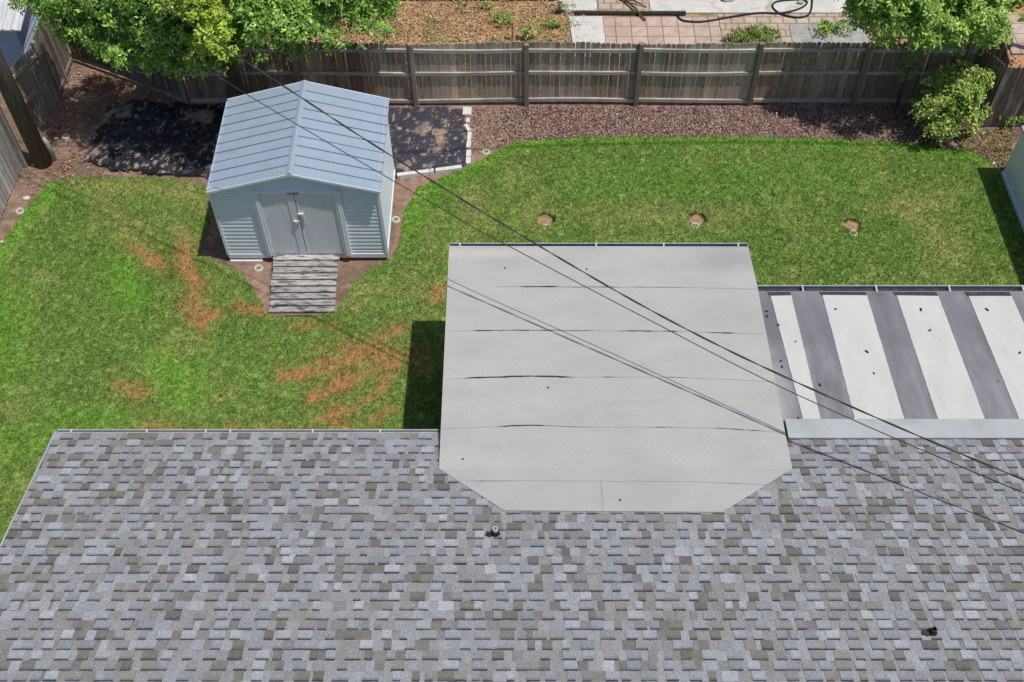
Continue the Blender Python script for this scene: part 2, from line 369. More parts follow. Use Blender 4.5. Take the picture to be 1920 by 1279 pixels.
scatter('fallen_leaves', 11000, [(-10.3, 18.8), (-10.2, 20.2), (-7.3, 18.8), (-1.4, 18.7), (-1.4, 17.0), (-2.4, 17.), (-6., 17.), (-10.2, 16.0)],
        [(.42, .2, .1), (.36, .24, .17), (.5, .33, .22), (.2, .12, .08), (.45, .17, .08), (.55, .45, .36)], .05, lambda x, y: soil_z(x, y)+.02,
        'dry reddish brown leaves lying over the soil and black plastic around the back of the shed', 'leaves', dens=lambda x, y: np.maximum(sstep(.5, .66, fbm(x*1.9, y*1.9, 77)), ((x > -2.8)&(y > 17.6))*.75*sstep(.4,.6,fbm(x*3,y*3,78)))+.10, seed=2)
scatter('leaf_litter', 24000, [(-7.3, 18.95), (2.0, 18.95), (1.2, 22.8), (-7.3, 22.8)], [(.56, .33, .19), (.52, .38, .26), (.45, .23, .13), (.6, .45, .3), (.25, .22, .09), (.2, .25, .07)], .055, lambda x, y: 0*x+.015,
        'orange brown leaf litter with green weeds on the ground beyond the rear fence', 'leaf litter', seed=3)
scatter('weeds', 1500, [tuple(p) for p in g([(1780, 245), (1905, 243), (1885, 322), (1850, 300), (1800, 277)])], [(.14, .2, .05), (.3, .25, .12), (.38, .22, .14), (.22, .14, .09)], .06, lambda x, y: 0*x+.01,
        'sparse weeds and dry scraps on the bare ground in front of the right fence', 'weeds', dens=lambda x, y: 0*x+.7, seed=4)

# ================================================================== BLACK PLASTIC
def tarp_z(a): return lambda x, y: .028+a*fbm(x*2.3, y*3.5, 71)+.012*np.abs(np.sin(x*5+y*9+4*fbm(x*2, y*2, 72)))
def tarp_col(dirt, base=(.012, .012, .016)):
    def f(x, y):
        n1 = fbm(x*1.6, y*1.9, 73); n2 = fbm(x*7, y*7, 74); n3 = fbm(x*16, y*10, 75, 3)
        c = np.zeros(x.shape+(3,))+np.array(base)
        c = mix(c, (.06, .06, .08), sstep(.45, .7, n2)*.6)
        c = mix(c, (.34, .24, .19), sstep(.60-dirt, .68-dirt, n1+.25*(n2-.5))*.85)
        c = mix(c, (.4, .36, .3), sstep(.66, .76, n3)*.8)
        return c
    return f
T1 = g([(205, 205), (245, 190), (360, 200), (440, 195), (470, 260), (415, 335), (330, 333), (230, 322), (160, 305), (178, 262)])
o, _ = grid('plastic_sheet', T1, .035, tarp_z(.05), tarp_col(.0), m_tarp, jit=.16); tag(o, 'wrinkled black plastic ground sheet shaded by the tree, left of the metal shed', 'plastic sheet')
T2 = g([(700, 208), (868, 202), (874, 240), (872, 312), (735, 336), (700, 330)])
o, _ = grid('plastic_sheet', T2, .035, tarp_z(.05), tarp_col(-.07, (.042, .042, .06)), m_tarp, jit=.06); tag(o, 'black plastic ground sheet with leaves between the metal shed and the white edging stones', 'plastic sheet')

# ================================================================== FENCES
def lerp(a, b, t): return tuple(a[i]+(b[i]-a[i])*t for i in range(len(a)))
def fence(name, P0, P1, h, side, posts, rails, label, cat='fence', tone=(.385, .345, .305), lean=0., pw=.105, railcol=(.45, .42, .38), postcol=(.27, .215, .17), posth=None, seed=0, gap=.004, tonef=None, wob=.02, posttop=None):
    """pickets from P0 to P1; side=+1/-1 on which side the rails and posts stand (left normal of P0->P1 positive)"""
    r = random.Random(seed); d = Vector((P1[0]-P0[0], P1[1]-P0[1], 0)); L = d.length; d.normalize(); nrm = Vector((-d.y, d.x, 0))*side
    base = ((P0[0]+P1[0])/2, (P0[1]+P1[1])/2, 0); E_ = empty(name, base, label, cat)
    mb = MB(); s = 0; o0 = Vector((P0[0], P0[1], 0)); k = 0; ph = r.random()*9; drift = r.uniform(-.2, .2)
    while s < L-pw*.6:
        w_ = pw*r.uniform(.93, 1.04); w_ = min(w_, L-s)
        hh = h+r.uniform(-.015, .015)+.015*math.sin(s*1.3+ph); z0 = .03+r.uniform(0, .03); ln = lean+r.uniform(-.004, .004)
        off = nrm*(wob*math.sin(s*1.05+ph)+r.uniform(-.003, .003)); drift = max(-.3, min(.3, drift+r.uniform(-.12, .12)))
        f = 1+drift+r.uniform(-.18, .18); t = r.random()
        c = [tone[0]*f*(1+.12*(t > .7)), tone[1]*f, tone[2]*f*(1-.12*(t > .7))]
        if tonef: c = [v*q for v, q in zip(c, tonef(P0[0]+d.x*s))]
        if r.random() < .12: c = [v*1.35 for v in c]
        a = o0+d*s+off; b = o0+d*(s+w_-gap)+off; th = nrm*.016; tp = d*(ln*hh)
        sh = .028
        # picket with rounded dog-ear top, faces front/back + edges
        prof = [(0, z0), (w_-gap, z0), (w_-gap, hh-sh*1.4), (w_-gap-sh*.5, hh-sh*.35), ((w_-gap)*.6, hh), ((w_-gap)*.4, hh), (sh*.5, hh-sh*.35), (0, hh-sh*1.4)]
        fr = [a+d*(u+ln*z)+Vector((0, 0, z))+th for u, z in prof]; bk = [a+d*(u+ln*z)+Vector((0, 0, z)) for u, z in prof]
        n = len(mb.v); mb.v += [tuple(p) for p in fr+bk]; m = len(prof)
        mb.f.append(tuple(n+i for i in range(m))); mb.c.append(c); mb.f.append(tuple(n+m+i for i in reversed(range(m)))); mb.c.append(c)
        for i in range(m): mb.f.append((n+i, n+m+i, n+m+(i+1) % m, n+(i+1) % m)); mb.c.append(c)
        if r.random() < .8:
            e0 = a+th+nrm*.0015; e1 = e0+d*.009; zt = hh-sh*1.5; sd = [min(.6, v*2.1) for v in c]  # paler strip along one picket edge: sunlit edge painted into the colour
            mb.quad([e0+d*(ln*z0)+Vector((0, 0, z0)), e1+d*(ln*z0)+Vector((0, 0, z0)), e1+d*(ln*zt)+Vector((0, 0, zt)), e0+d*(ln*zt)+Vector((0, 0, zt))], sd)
        s += w_; k += 1
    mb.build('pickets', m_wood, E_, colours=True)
    seg = sorted(posts)
    cuts = [0]+[p for p in seg if .05 < p < L-.05]+[L]
    for z in rails:
        for a_, b_ in zip(cuts[:-1], cuts[1:]):
            rb = MB(); n = max(2, int((b_-a_)/.4)); za = z+r.uniform(-.02, .02); zb = z+r.uniform(-.02, .02); sg = r.uniform(-.015, .02)
            for i in range(n):
                t0 = i/n; t1 = (i+1)/n; s0 = a_+(b_-a_)*t0; s1 = a_+(b_-a_)*t1
                f = r.uniform(.85, 1.1); q0 = o0+d*s0+nrm*(.036+wob*math.sin(s0*1.05+ph)); q1 = o0+d*s1+nrm*(.036+wob*math.sin(s1*1.05+ph))
                q0.z = za+(zb-za)*t0-sg*math.sin(math.pi*t0); q1.z = za+(zb-za)*t1-sg*math.sin(math.pi*t1)
                q0 += d*(lean*z); q1 += d*(lean*z)
                rb.bar(q0, q1, .038, .08, [c*f for c in railcol])
            rb.build('rail', m_woodh, E_, colours=True)
    for p in seg:
        pb = MB(); q = o0+d*p+nrm*.062; H_ = posth or h+.02; H_ += r.uniform(-.02, .02); f = r.uniform(.75, 1.25)
        pb.hexa([q+Vector((-.047, -.047, 0)), q+Vector((.047, -.047, 0)), q+Vector((.047, .047, 0)), q+Vector((-.047, .047, 0))],
                [q+d*lean*H_+Vector((x_, y_, H_)) for x_, y_ in ((-.047, -.047), (.047, -.047), (.047, .047), (-.047, .047))], [c*f for c in postcol])
        pb.build('post', m_wood, E_, colours=True, bevel=.006)
    return E_
FY = 18.86
posts = [2.45, 4.88, 7.26, 9.62, 12.08, 14.31, 16.5]          # from x = -7.29
px = [-4.84, -2.41, -.03, 2.33, 4.79, 7.02, 9.1]
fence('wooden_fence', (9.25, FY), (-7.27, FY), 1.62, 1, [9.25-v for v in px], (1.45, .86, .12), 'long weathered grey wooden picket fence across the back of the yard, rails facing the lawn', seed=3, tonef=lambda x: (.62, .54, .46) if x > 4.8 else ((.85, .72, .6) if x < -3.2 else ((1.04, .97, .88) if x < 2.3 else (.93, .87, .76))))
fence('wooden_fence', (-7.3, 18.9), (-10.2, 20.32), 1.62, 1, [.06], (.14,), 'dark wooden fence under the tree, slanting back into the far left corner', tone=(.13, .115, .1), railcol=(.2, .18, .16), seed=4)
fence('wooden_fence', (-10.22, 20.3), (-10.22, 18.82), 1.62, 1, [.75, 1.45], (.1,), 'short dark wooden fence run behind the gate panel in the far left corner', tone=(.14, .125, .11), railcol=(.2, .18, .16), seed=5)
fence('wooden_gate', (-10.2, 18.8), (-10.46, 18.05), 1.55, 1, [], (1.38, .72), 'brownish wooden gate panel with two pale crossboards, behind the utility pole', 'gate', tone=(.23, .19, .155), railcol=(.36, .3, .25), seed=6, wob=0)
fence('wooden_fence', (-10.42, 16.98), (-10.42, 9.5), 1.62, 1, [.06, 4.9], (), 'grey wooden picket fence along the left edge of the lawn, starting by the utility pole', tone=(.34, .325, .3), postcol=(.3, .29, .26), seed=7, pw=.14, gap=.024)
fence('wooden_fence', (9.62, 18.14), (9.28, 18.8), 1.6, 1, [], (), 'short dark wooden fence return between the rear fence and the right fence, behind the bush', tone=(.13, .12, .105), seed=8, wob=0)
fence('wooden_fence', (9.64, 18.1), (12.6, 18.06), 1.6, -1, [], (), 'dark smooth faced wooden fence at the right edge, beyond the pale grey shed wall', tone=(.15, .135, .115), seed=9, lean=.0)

fa, fb = at(1878, 44, 1.6), at(1895, 112, 1.6)
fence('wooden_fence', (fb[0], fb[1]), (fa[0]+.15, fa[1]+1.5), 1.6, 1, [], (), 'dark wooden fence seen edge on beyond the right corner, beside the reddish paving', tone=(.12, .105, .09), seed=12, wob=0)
# ================================================================== LEFT: POLE, NEIGHBOUR SHED
PX, PY = -10.0, 17.0
pe = empty('utility_pole', (PX, PY, 0), 'thick dark brown wooden utility pole standing in the left corner beside the fence', 'utility pole')
pb = MB(); pb.tube([(PX, PY, -.05), (PX, PY, 3), (PX, PY, 7), (PX, PY, 9.6)], [.175, .165, .14, .12], 20); pb.build('shaft', m_pole, pe, smooth=True)
pb = MB(); pb.box(PX-1.1, PX+1.1, PY-.2, PY-.1, 8.9, 9.02); pb.build('crossarm', m_pole, pe)
for dx in (-.95, -.3, .95):
    pb = MB(); pb.lathe((PX+dx, PY-.15, 9.02), [(.001, .16), (.03, .15), (.05, .1), (.03, .07), (.055, .03), (.03, 0), (.001, 0)], 12); pb.build('insulator', m_blacks, pe)
pb = MB(); pb.tube([(PX+.19, PY+.1, 0), (PX+.19, PY+.1, .5), (PX+.17, PY+.1, .62)], [.055, .055, .03], 10); pb.build('conduit', m_conduit, pe, smooth=True)

def wire(name, pts, r, mat, label, sub=14):
    P = [Vector(p) for p in pts]; Q = []
    for i in range(len(P)-1):
        p0 = P[max(i-1, 0)]; p1 = P[i]; p2 = P[i+1]; p3 = P[min(i+2, len(P)-1)]
        for k in range(sub):
            t = k/sub; Q.append(.5*((2*p1)+(-p0+p2)*t+(2*p0-5*p1+4*p2-p3)*t*t+(-p0+3*p1-3*p2+p3)*t**3))
    Q.append(P[-1]); mb = MB(); mb.tube(Q, r, 6); return mb, Q
A, Q1 = wire('', [(PX+.12, PY-.14, 7.6), (-5.63, 14.37, 5.87), (-3.28, 12.94, 5.13), (-1.96, 12.13, 4.76), (.15, 10.84, 4.27), (1.93, 9.75, 3.96), (3.66, 8.70, 3.87), (6.19, 7.15, 4.0), (8.6, 5.7, 4.35)], .016, None, '')
# twisted service drop: two strands round one another
def twist(Q, r, R, turns, ph):
    out = []; L = 0
    for i, q in enumerate(Q):
        if i: L += (q-Q[i-1]).length
        d = (Q[min(i+1, len(Q)-1)]-Q[max(i-1, 0)]).normalized(); a = d.cross(Vector((0, 0, 1))).normalized(); b = a.cross(d)
        t = L*turns*2*math.pi+ph; out.append(q+(a*math.cos(t)+b*math.sin(t))*R)
    return out
we = empty('overhead_wire', tuple(Q1[0]), 'thicker twisted black overhead cable running from the utility pole down across the roofs', 'overhead cable')
QQ = []
for a_, b_ in zip(Q1[:-1], Q1[1:]):
    for k in range(4): QQ.append(a_.lerp(b_, k/4))
for ph, mt in ((0, m_cable), (math.pi, m_cable)):
    mb = MB(); mb.tube(twist(QQ, .0075, .0075, .9, ph), .0078, 6); mb.build('strand', mt, we, smooth=True)
mb, Q2 = wire('', [(PX+.12, PY-.14, 6.4), (-6.06, 14.83, 4.98), (-4.37, 13.77, 4.52), (-1.2, 11.78, 3.97), (-.28, 11.19, 3.87), (1.6, 10.02, 3.70), (3.64, 8.73, 3.60), (6.26, 7.08, 3.78), (8.6, 5.6, 4.1)], .0075, None, '')
o = mb.build('overhead_wire', m_cable, smooth=True); tag(o, 'thin single overhead wire just below the thicker twisted cable, crossing the shed and the roofs', 'overhead wire')
hs = 8.3
def up(x, y, h): p = at(x, y); return (p[0]+.34*h, p[1]-.12*h, h)
mb, _ = wire('', [(PX+.1, PY-.1, 8.6), up(400, 294, 8.2), up(745, 290, 7.9), up(966, 277, 7.8), up(1200, 271, 7.75), up(1450, 269, 7.8), up(1700, 275, 7.95), up(1920, 283, 8.2), (18.5, 16.9, 8.8)], .02, None, '')
o = mb.build('overhead_wire', m_cable, smooth=True); tag(o, 'high overhead cable whose thin straight shadow crosses the back edge of the lawn', 'overhead wire')
me_ = empty('service_mast', (8.6, 5.65, 3.55), 'metal service mast on the shingle roof where the overhead cables end', 'mast')
mb = MB(); mb.tube([(8.6, 5.65, 3.3), (8.6, 5.65, 4.45)], .03, 10); mb.build('pipe', m_conduit, me_, smooth=True)
mb = MB(); mb.tube([(8.6, 5.65, 4.4), (8.6, 5.65, 4.55), (8.5, 5.65, 4.6), (8.45, 5.65, 4.5)], .05, 10); mb.build('cap', m_conduit, me_, smooth=True)

# blue neighbour shed, far left
def nshed():
    # front corner (right) base hidden behind fence
    c = aty(33, 48, 19.2); zE = c[2]; xR = c[0]; Yf = 19.2; Yb = 21.6; xL = xR-3.0
    E_ = empty('blue_shed', (xR-1.5, Yf+1, 0), 'neighbour blue lap sided shed with whitish corrugated metal roof, top left corner', 'shed')
    mb = MB(); n = int(zE/.13)
    xr = xR-.12
    for i in range(n+1):
        z0 = i*.13; z1 = min(z0+.128, zE-.02)
        if z1 <= z0: break
        mb.hexa([(xL, Yf+.02, z0), (xr, Yf+.02, z0), (xr, Yf+.1, z0), (xL, Yf+.1, z0)], [(xL, Yf+.055, z1), (xr, Yf+.055, z1), (xr, Yf+.1, z1), (xL, Yf+.1, z1)])
        mb.hexa([(xr-.08, Yf+.1, z0), (xr+.02, Yf+.02, z0), (xr+.02, Yb, z0), (xr-.08, Yb, z0)], [(xr-.08, Yf+.1, z1), (xr, Yf+.035, z1), (xr, Yb, z1), (xr-.08, Yb, z1)])
    mb.build('wall', m_blue, E_)
    mb = MB(); x = xL-.1
    while x < xR+.02:
        for k, (u0, u1, h0, h1) in enumerate(((0, .03, 0, .02), (.03, .06, .02, .02), (.06, .09, .02, 0), (.09, .2, 0, 0))):
            mb.quad([(x+u0, Yf-.15, zE-.0+h0), (x+u1, Yf-.15, zE+h1), (x+u1, Yb, zE+.55+h1), (x+u0, Yb, zE+.55+h0)])
            mb.quad([(x+u1, Yf-.15, zE+h1), (x+u0, Yf-.15, zE+h0), (x+u0, Yf-.15, zE-.03), (x+u1, Yf-.15, zE-.03)])
        x += .2
    mb.quad([(x, Yf-.15, zE), (x, Yf-.15, zE-.03), (x, Yb, zE+.52), (x, Yb, zE+.55)])
    mb.quad([(xL-.1, Yf-.15, zE-.03), (xL-.1, Yb, zE+.52), (x, Yb, zE+.52), (x, Yf-.15, zE-.03)])
    mb.build('roof', m_corr, E_)
nshed()

# ================================================================== METAL SHED
SX0, SX1, SY0, SY1 = -5.71, -2.69, 14.33, 16.62; YAW = .012
def Ls(x, y, z): return (x-YAW*(y-SY0), y+YAW*(x+4.2)*.3, z)
def shed():
    E_ = empty('metal_shed', (-4.2, 15.4, 0), 'pale blue grey metal garden shed with ribbed gable roof and sliding double doors', 'shed')
    zE, zR, cx = 1.97, 2.40, -4.17
    # siding walls with fluted laps
    mb = MB(); z = .22
    while z < 1.94:
        z1 = min(z+.1, 1.95)
        for x0, x1 in ((SX0, -4.93), (-3.38, SX1)):
            P = [(z, 0), (z+.02, -.009), (z+.06, -.009), (z+.085, 0), (z1, 0)]
            for (za, ya), (zb, yb) in zip(P[:-1], P[1:]): mb.quad([Ls(x0, SY0+ya, za), Ls(x1, SY0+ya, za), Ls(x1, SY0+yb, zb), Ls(x0, SY0+yb, zb)])
        for X, s in ((SX1, 1), (SX0, -1)):
            P = [(z, 0), (z+.02, .006), (z+.06, .006), (z+.085, 0), (z1, 0)]
            for (za, ya), (zb, yb) in zip(P[:-1], P[1:]): mb.quad([Ls(X+s*ya, SY0, za), Ls(X+s*ya, SY1, za), Ls(X+s*yb, SY1, zb), Ls(X+s*yb, SY0, zb)])
        z += .1
    mb.quad([Ls(SX0, SY1, 0.2), Ls(SX1, SY1, 0.2), Ls(SX1, SY1, zE), Ls(SX0, SY1, zE)])
    mb.quad([Ls(-4.95, SY0+.02, .2), Ls(-3.36, SY0+.02, .2), Ls(-3.36, SY0+.02, 1.9), Ls(-4.95, SY0+.02, 1.9)])
    for Y in (SY0-.004, SY1+.004):
        mb.quad([Ls(SX0, Y, 1.9), Ls(SX1, Y, 1.9), Ls(SX1, Y, zE-.01), Ls(cx, Y, zR-.03), Ls(SX0, Y, zE-.01)])
    mb.build('wall', m_shedwall, E_)
    mb = MB(); mb.hexa([Ls(SX0-.01, SY0-.02, .10), Ls(SX1+.02, SY0-.02, .10), Ls(SX1+.02, SY1, .10), Ls(SX0-.01, SY1, .10)], [Ls(SX0-.01, SY0-.02, .215), Ls(SX1+.02, SY0-.02, .215), Ls(SX1+.02, SY1, .215), Ls(SX0-.01, SY1, .215)])
    mb.build('base_rail', m_trim, E_, bevel=.008)
    mb = MB()
    mb.box(SX0, SX0+.62, SY0-.05, SY0+.03, 0.0, .045)
    mb.build('skid', m_whitep, E_)
    for y in (SY0+.1, SY1-.2): mb = MB(); mb.box(SX0+.05, SX1-.05, y, y+.12, 0, .10); mb.build('skid', m_whitep, E_)
    for X in (SX0, SX1):
        mb = MB()
        mb.hexa([Ls(X-.025, SY0-.025, .2), Ls(X+.025, SY0-.025, .2), Ls(X+.025, SY0+.03, .2), Ls(X-.025, SY0+.03, .2)], [Ls(X-.025, SY0-.025, zE-.02), Ls(X+.025, SY0-.025, zE-.02), Ls(X+.025, SY0+.03, zE-.02), Ls(X-.025, SY0+.03, zE-.02)])
        mb.build('corner_trim', m_trim, E_)
    # roof: two ribbed slopes
    ya, yb = SY0-.115, SY1+.07; ribs = 10
    for s, xe in ((-1, SX0+.045-.05), (1, SX1+.07)):
        rm = MB(); rb = MB()
        pitch = (yb-ya)/ribs
        for i in range(ribs):
            y0 = ya+i*pitch; y1 = y0+pitch; jag = random.uniform(-.012, .012)
            hx, hz = xe+s*jag, zE-.005
            a, b_, c_, d_ = Ls(cx, y0, zR), Ls(cx, y1, zR), Ls(hx, y1, hz), Ls(hx, y0, hz)
            pts = [d_, c_, b_, a] if s < 0 else [a, b_, c_, d_]
            lo = [(p[0], p[1], p[2]-.025) for p in pts]
            rm.hexa(lo[::-1] if False else lo, pts)
            if i:
                y = y0; rb.hexa([Ls(cx, y-.009, zR+.001), Ls(cx, y+.009, zR+.001), Ls(hx, y+.009, hz+.001), Ls(hx, y-.009, hz+.001)], [Ls(cx, y-.006, zR+.012), Ls(cx, y+.006, zR+.012), Ls(hx, y+.006, hz+.012), Ls(hx, y-.006, hz+.012)])
        ro = rm.build('roof_slope', m_shedroof, E_); rb.build('rib', m_rib, ro)
    mb = MB(); 
    mb.quad([Ls(cx, ya-.01, zR+.035), Ls(cx+.055, ya-.01, zR+.012), Ls(cx+.055, yb+.01, zR+.012), Ls(cx, yb+.01, zR+.035)])
    mb.quad([Ls(cx, ya-.01, zR+.035), Ls(cx, yb+.01, zR+.035), Ls(cx-.055, yb+.01, zR+.012), Ls(cx-.055, ya-.01, zR+.012)])
    mb.build('ridge_cap', m_shedroof, E_)
    # eave fascia trims
    for Y in (ya-.006, yb+.006):
        mb = MB(); mb.bar(Ls(SX0-.01, Y, zE-.02), Ls(cx, Y, zR-.015), .012, .05); mb.bar(Ls(cx, Y, zR-.015), Ls(SX1+.07, Y, zE-.02), .012, .05)
        mb.build('fascia', m_trim, E_)
    # door frame posts and header
    f = MB(); yf = SY0
    for x0, x1 in ((-4.95, -4.83), (-3.48, -3.36)):
        f.box(x0, x1, yf-.06, yf+.01, .2, 1.86); f.box(x0+.045, x0+.06, yf-.072, yf-.06, .2, 1.86)
    f.box(-4.95, -3.36, yf-.065, yf+.01, 1.863, 1.93); f.build('door_frame', m_trim, E_, bevel=.004)
    for x0, x1, stile in ((-4.826, -4.205, 1), (-4.195, -3.484, 0)):
        d = MB(); d.box(x0, x1, yf-.035, yf-.012, .23, 1.84)
        if stile: d.box(x1-.13, x1-.005, yf-.047, yf-.035, .24, 1.83)
        else: d.box(x0+.005, x0+.03, yf-.045, yf-.035, .24, 1.83)
        do = d.build('door', m_sheddoor, E_, bevel=.003)
        if not stile:
            h_ = MB(); h_.box(-4.19, -4.09, yf-.075, yf-.046, 1.33, 1.36); h_.box(-4.115, -4.09, yf-.075, yf-.046, 1.12, 1.33); h_.build('handle', m_whitep, do)
        else:
            h_ = MB(); h_.box(-4.3, -4.2, yf-.075, yf-.048, 1.13, 1.17); h_.box(-4.27, -4.25, yf-.08, yf-.05, 1.08, 1.13); h_.build('latch', m_whitep, do)
    p = MB(); p.box(-4.30, -4.10, yf-.07, yf-.066, 1.85, 1.9); p.build('header_plate', m_rust, E_)
shed()
def ramp():
    E_ = empty('wooden_ramp', (-4.15, 13.7, 0), 'weathered grey plank ramp leading up to the metal shed doors', 'ramp')
    y0, y1 = 14.27, 13.05; z0, z1 = .235, .06; n = 9; mb = MB()
    xa0, xb0 = -4.87, -3.60; xa1, xb1 = -4.82, -3.62
    L0 = [at(514, 476, z0), at(636, 476, z0)]; L1 = [at(503, 586, z1), at(627, 585, z1)]
    for i in range(n):
        t0 = i/n+.011; t1 = (i+1)/n-.011; g_ = random.uniform(.75, 1.2); j = random.uniform(-.012, .012); k = random.uniform(-.01, .01)
        A_ = lerp(L0[0], L1[0], t0); B_ = lerp(L0[1], L1[1], t0); C_ = lerp(L0[1], L1[1], t1); D_ = lerp(L0[0], L1[0], t1)
        A_, D_ = (A_[0]+j, *A_[1:]), (D_[0]+j, *D_[1:]); B_, C_ = (B_[0]+k, *B_[1:]), (C_[0]+k, *C_[1:])
        top = [D_, C_, B_, A_]; lo = [(p[0], p[1], p[2]-.035) for p in top]
        mb.hexa(lo, top, (.40*g_, .385*g_, .37*g_))
    mb.build('deck', m_plank, E_, colours=True, bevel=.005)
    for k in (0, 1):
        mb = MB(); a = L0[k]; b = L1[k]; dx = .06 if k == 0 else -.06
        mb.hexa([(b[0]+dx-.02, b[1]+.05, 0), (b[0]+dx+.02, b[1]+.05, 0), (a[0]+dx+.02, a[1]-.02, 0), (a[0]+dx-.02, a[1]-.02, 0)],
                [(b[0]+dx-.02, b[1]+.05, .02), (b[0]+dx+.02, b[1]+.05, .02), (a[0]+dx+.02, a[1]-.02, .195), (a[0]+dx-.02, a[1]-.02, .195)], (.13, .12, .11))
        mb.build('side_beam', m_wood, E_, colours=True)
ramp()

# ================================================================== EDGING STONES, RINGS, STAKES
def stone(p, L, W, H, rot, label):
    mb = MB(); mb.hexa([(-L/2, -W/2, -.02), (L/2, -W/2, -.02), (L/2, W/2, -.02), (-L/2, W/2, -.02)], [(-L/2+.006, -W/2+.006, H), (L/2-.006, -W/2+.006, H), (L/2-.006, W/2-.006, H), (-L/2+.006, W/2-.006, H)])
    mb.v = [(v[0]*math.cos(rot)-v[1]*math.sin(rot)+p[0], v[0]*math.sin(rot)+v[1]*math.cos(rot)+p[1], v[2]) for v in mb.v]
    o = mb.build('edging_stone', m_edging, bevel=.008); return tag(o, label, 'edging stone', 'pale edging stones framing the black plastic')
def run(px0, px1, n, W, H, labels):
    a = at(*px0); b = at(*px1); L = np.hypot(*(b-a)[:2]); rot = math.atan2(b[1]-a[1], b[0]-a[0])
    for i in range(n): stone(a+(b-a)*(i+.5)/n, L/n-.012, W, H*random.uniform(.9, 1.1), rot+random.uniform(-.04, .04), labels[i])
stone(at(876, 213), .2, .26, .09, 0, 'wide square pale edging block at the foot of the rear fence')
run((878, 225), (877, 234), 1, .10, .07, ['short edging stone just below the wide square block'])
run((873, 236), (881, 250), 1, .10, .07, ['tilted edging stone second below the wide square block'])
run((881, 251), (878, 283), 2, .10, .08, ['edging stone in the upper middle of the upright row', 'edging stone in the lower middle of the upright row'])
run((879, 285), (878, 312), 2, .11, .08, ['edging stone second from the lawn end of the upright row', 'edging stone at the lawn end of the upright row'])
for o_ in (0, 1):
    pa, pb_ = (((744, 333), (815, 324)), ((816, 324), (867, 317)))[o_]; a = at(*pa); b = at(*pb_)
    stone((a+b)/2, np.hypot(*(b-a)[:2])-.01, .10, .09, math.atan2(b[1]-a[1], b[0]-a[0]), ('long white painted edging bar touching the metal shed wall', 'shorter white painted edging bar ending at the upright row of stones')[o_])
    bpy.data.objects[-1] if False else None
proto = None
for (p, h, lab) in RINGS:
    loc = at(*p); z = -.005 if h else .005
    if proto is None:
        proto = MB(); proto.lathe((loc[0], loc[1], z), [(.045, -.02), (.045, .02), (.055, .034), (.075, .036), (.09, .022), (.094, -.02)], 28)
        proto = proto.build('sprinkler_ring', m_concrete, smooth=True, origin=(loc[0], loc[1], z)); o = proto
    else: o = proto.copy(); COL.objects.link(o); o.location = (loc[0], loc[1], z)
    tag(o, lab, 'sprinkler ring', 'concrete sprinkler rings set in the ground')
for p, lab in (((1155, 237), 'thin white stake in the mulch bed nearer the shed'), ((1451, 235), 'thin white stake in the mulch bed farther right')):
    q = at(*p); mb = MB(); mb.tube([q, q+np.array([0, 0, .34]), q+np.array([0, 0, .345])], [.016, .016, .006], 8); o = mb.build('garden_stake', m_whitep); tag(o, lab, 'stake', 'white stakes in the mulch bed')
q = at(961, 76); mb = MB(); mb.box(q[0]-.02, q[0]+.02, q[1]-.02, q[1]+.02, 0, .5); o = mb.build('metal_post', m_rust); tag(o, 'short reddish brown post standing in the leaf litter beyond the rear fence', 'post')
def rock(name, p, r, mat, label, cat, z=.02, sq=(1, .7, .5)):
    bpy_me = MB(); n = 10; m_ = 6; vs = []
    for i in range(m_+1):
        for k in range(n):
            th = math.pi*i/m_; ph = 2*math.pi*k/n; rr = r*(1+.25*(vnoise(np.array([math.cos(ph)*2+p[0]]), np.array([math.sin(ph)*2+i]), 3)[0]-.5))
            vs.append((p[0]+rr*sq[0]*math.sin(th)*math.cos(ph), p[1]+rr*sq[1]*math.sin(th)*math.sin(ph), z+rr*sq[2]*math.cos(th)))
    bpy_me.v = vs; bpy_me.f = [(i*n+k, (i+1)*n+k, (i+1)*n+(k+1) % n, i*n+(k+1) % n) for i in range(m_) for k in range(n)]; bpy_me.c = [(1, 1, 1)]*len(bpy_me.f)
    return tag(bpy_me.build(name, mat, smooth=True), label, cat)
rock('stone', at(50, 373), .08, m_edging, 'pale tan stone on bare soil beside the left fence, above the concrete ring', 'stone')
rock('stone', at(5, 455), .05, m_edging, 'small whitish stone at the left lawn edge', 'stone')
rock('stone', at(1862, 307), .045, m_whitep, 'small white stone on bare ground near the pale grey wall', 'stone')
rock('stone', at(655, 537), .03, m_conduit, 'small bluish pebble on the soil right of the wooden ramp', 'stone')

# ================================================================== RIGHT: PALE GREY SHED
rE = empty('pale_grey_shed', (10.8, 16, 0), 'pale grey smooth walled low storage shed cut off by the right edge', 'shed')
mb = MB(); mb.hexa([(9.76, 13.2, .0), (11.9, 13.2, .0), (11.9, 16.66, .0), (9.70, 16.66, .0)], [(9.76, 13.2, 1.26), (11.9, 13.2, 1.26), (11.9, 16.66, 1.26), (9.70, 16.66, 1.26)]); mb.build('wall', m_wallp, rE)
mb = MB(); mb.hexa([(9.73, 13.2, .0), (9.757, 13.2, .0), (9.697, 16.66, .0), (9.67, 16.66, .0)], [(9.73, 13.2, .12), (9.757, 13.2, .12), (9.697, 16.66, .12), (9.67, 16.66, .12)]); mb.build('base_trim', m_trim, rE)
mb = MB(); mb.hexa([(9.72, 13.1, 1.263), (12, 13.1, 1.263), (12, 16.7, 1.263), (9.66, 16.7, 1.263)], [(9.72, 13.1, 1.3), (12, 13.1, 1.5), (12, 16.7, 1.5), (9.66, 16.7, 1.3)]); mb.build('roof', m_shedroof, rE)

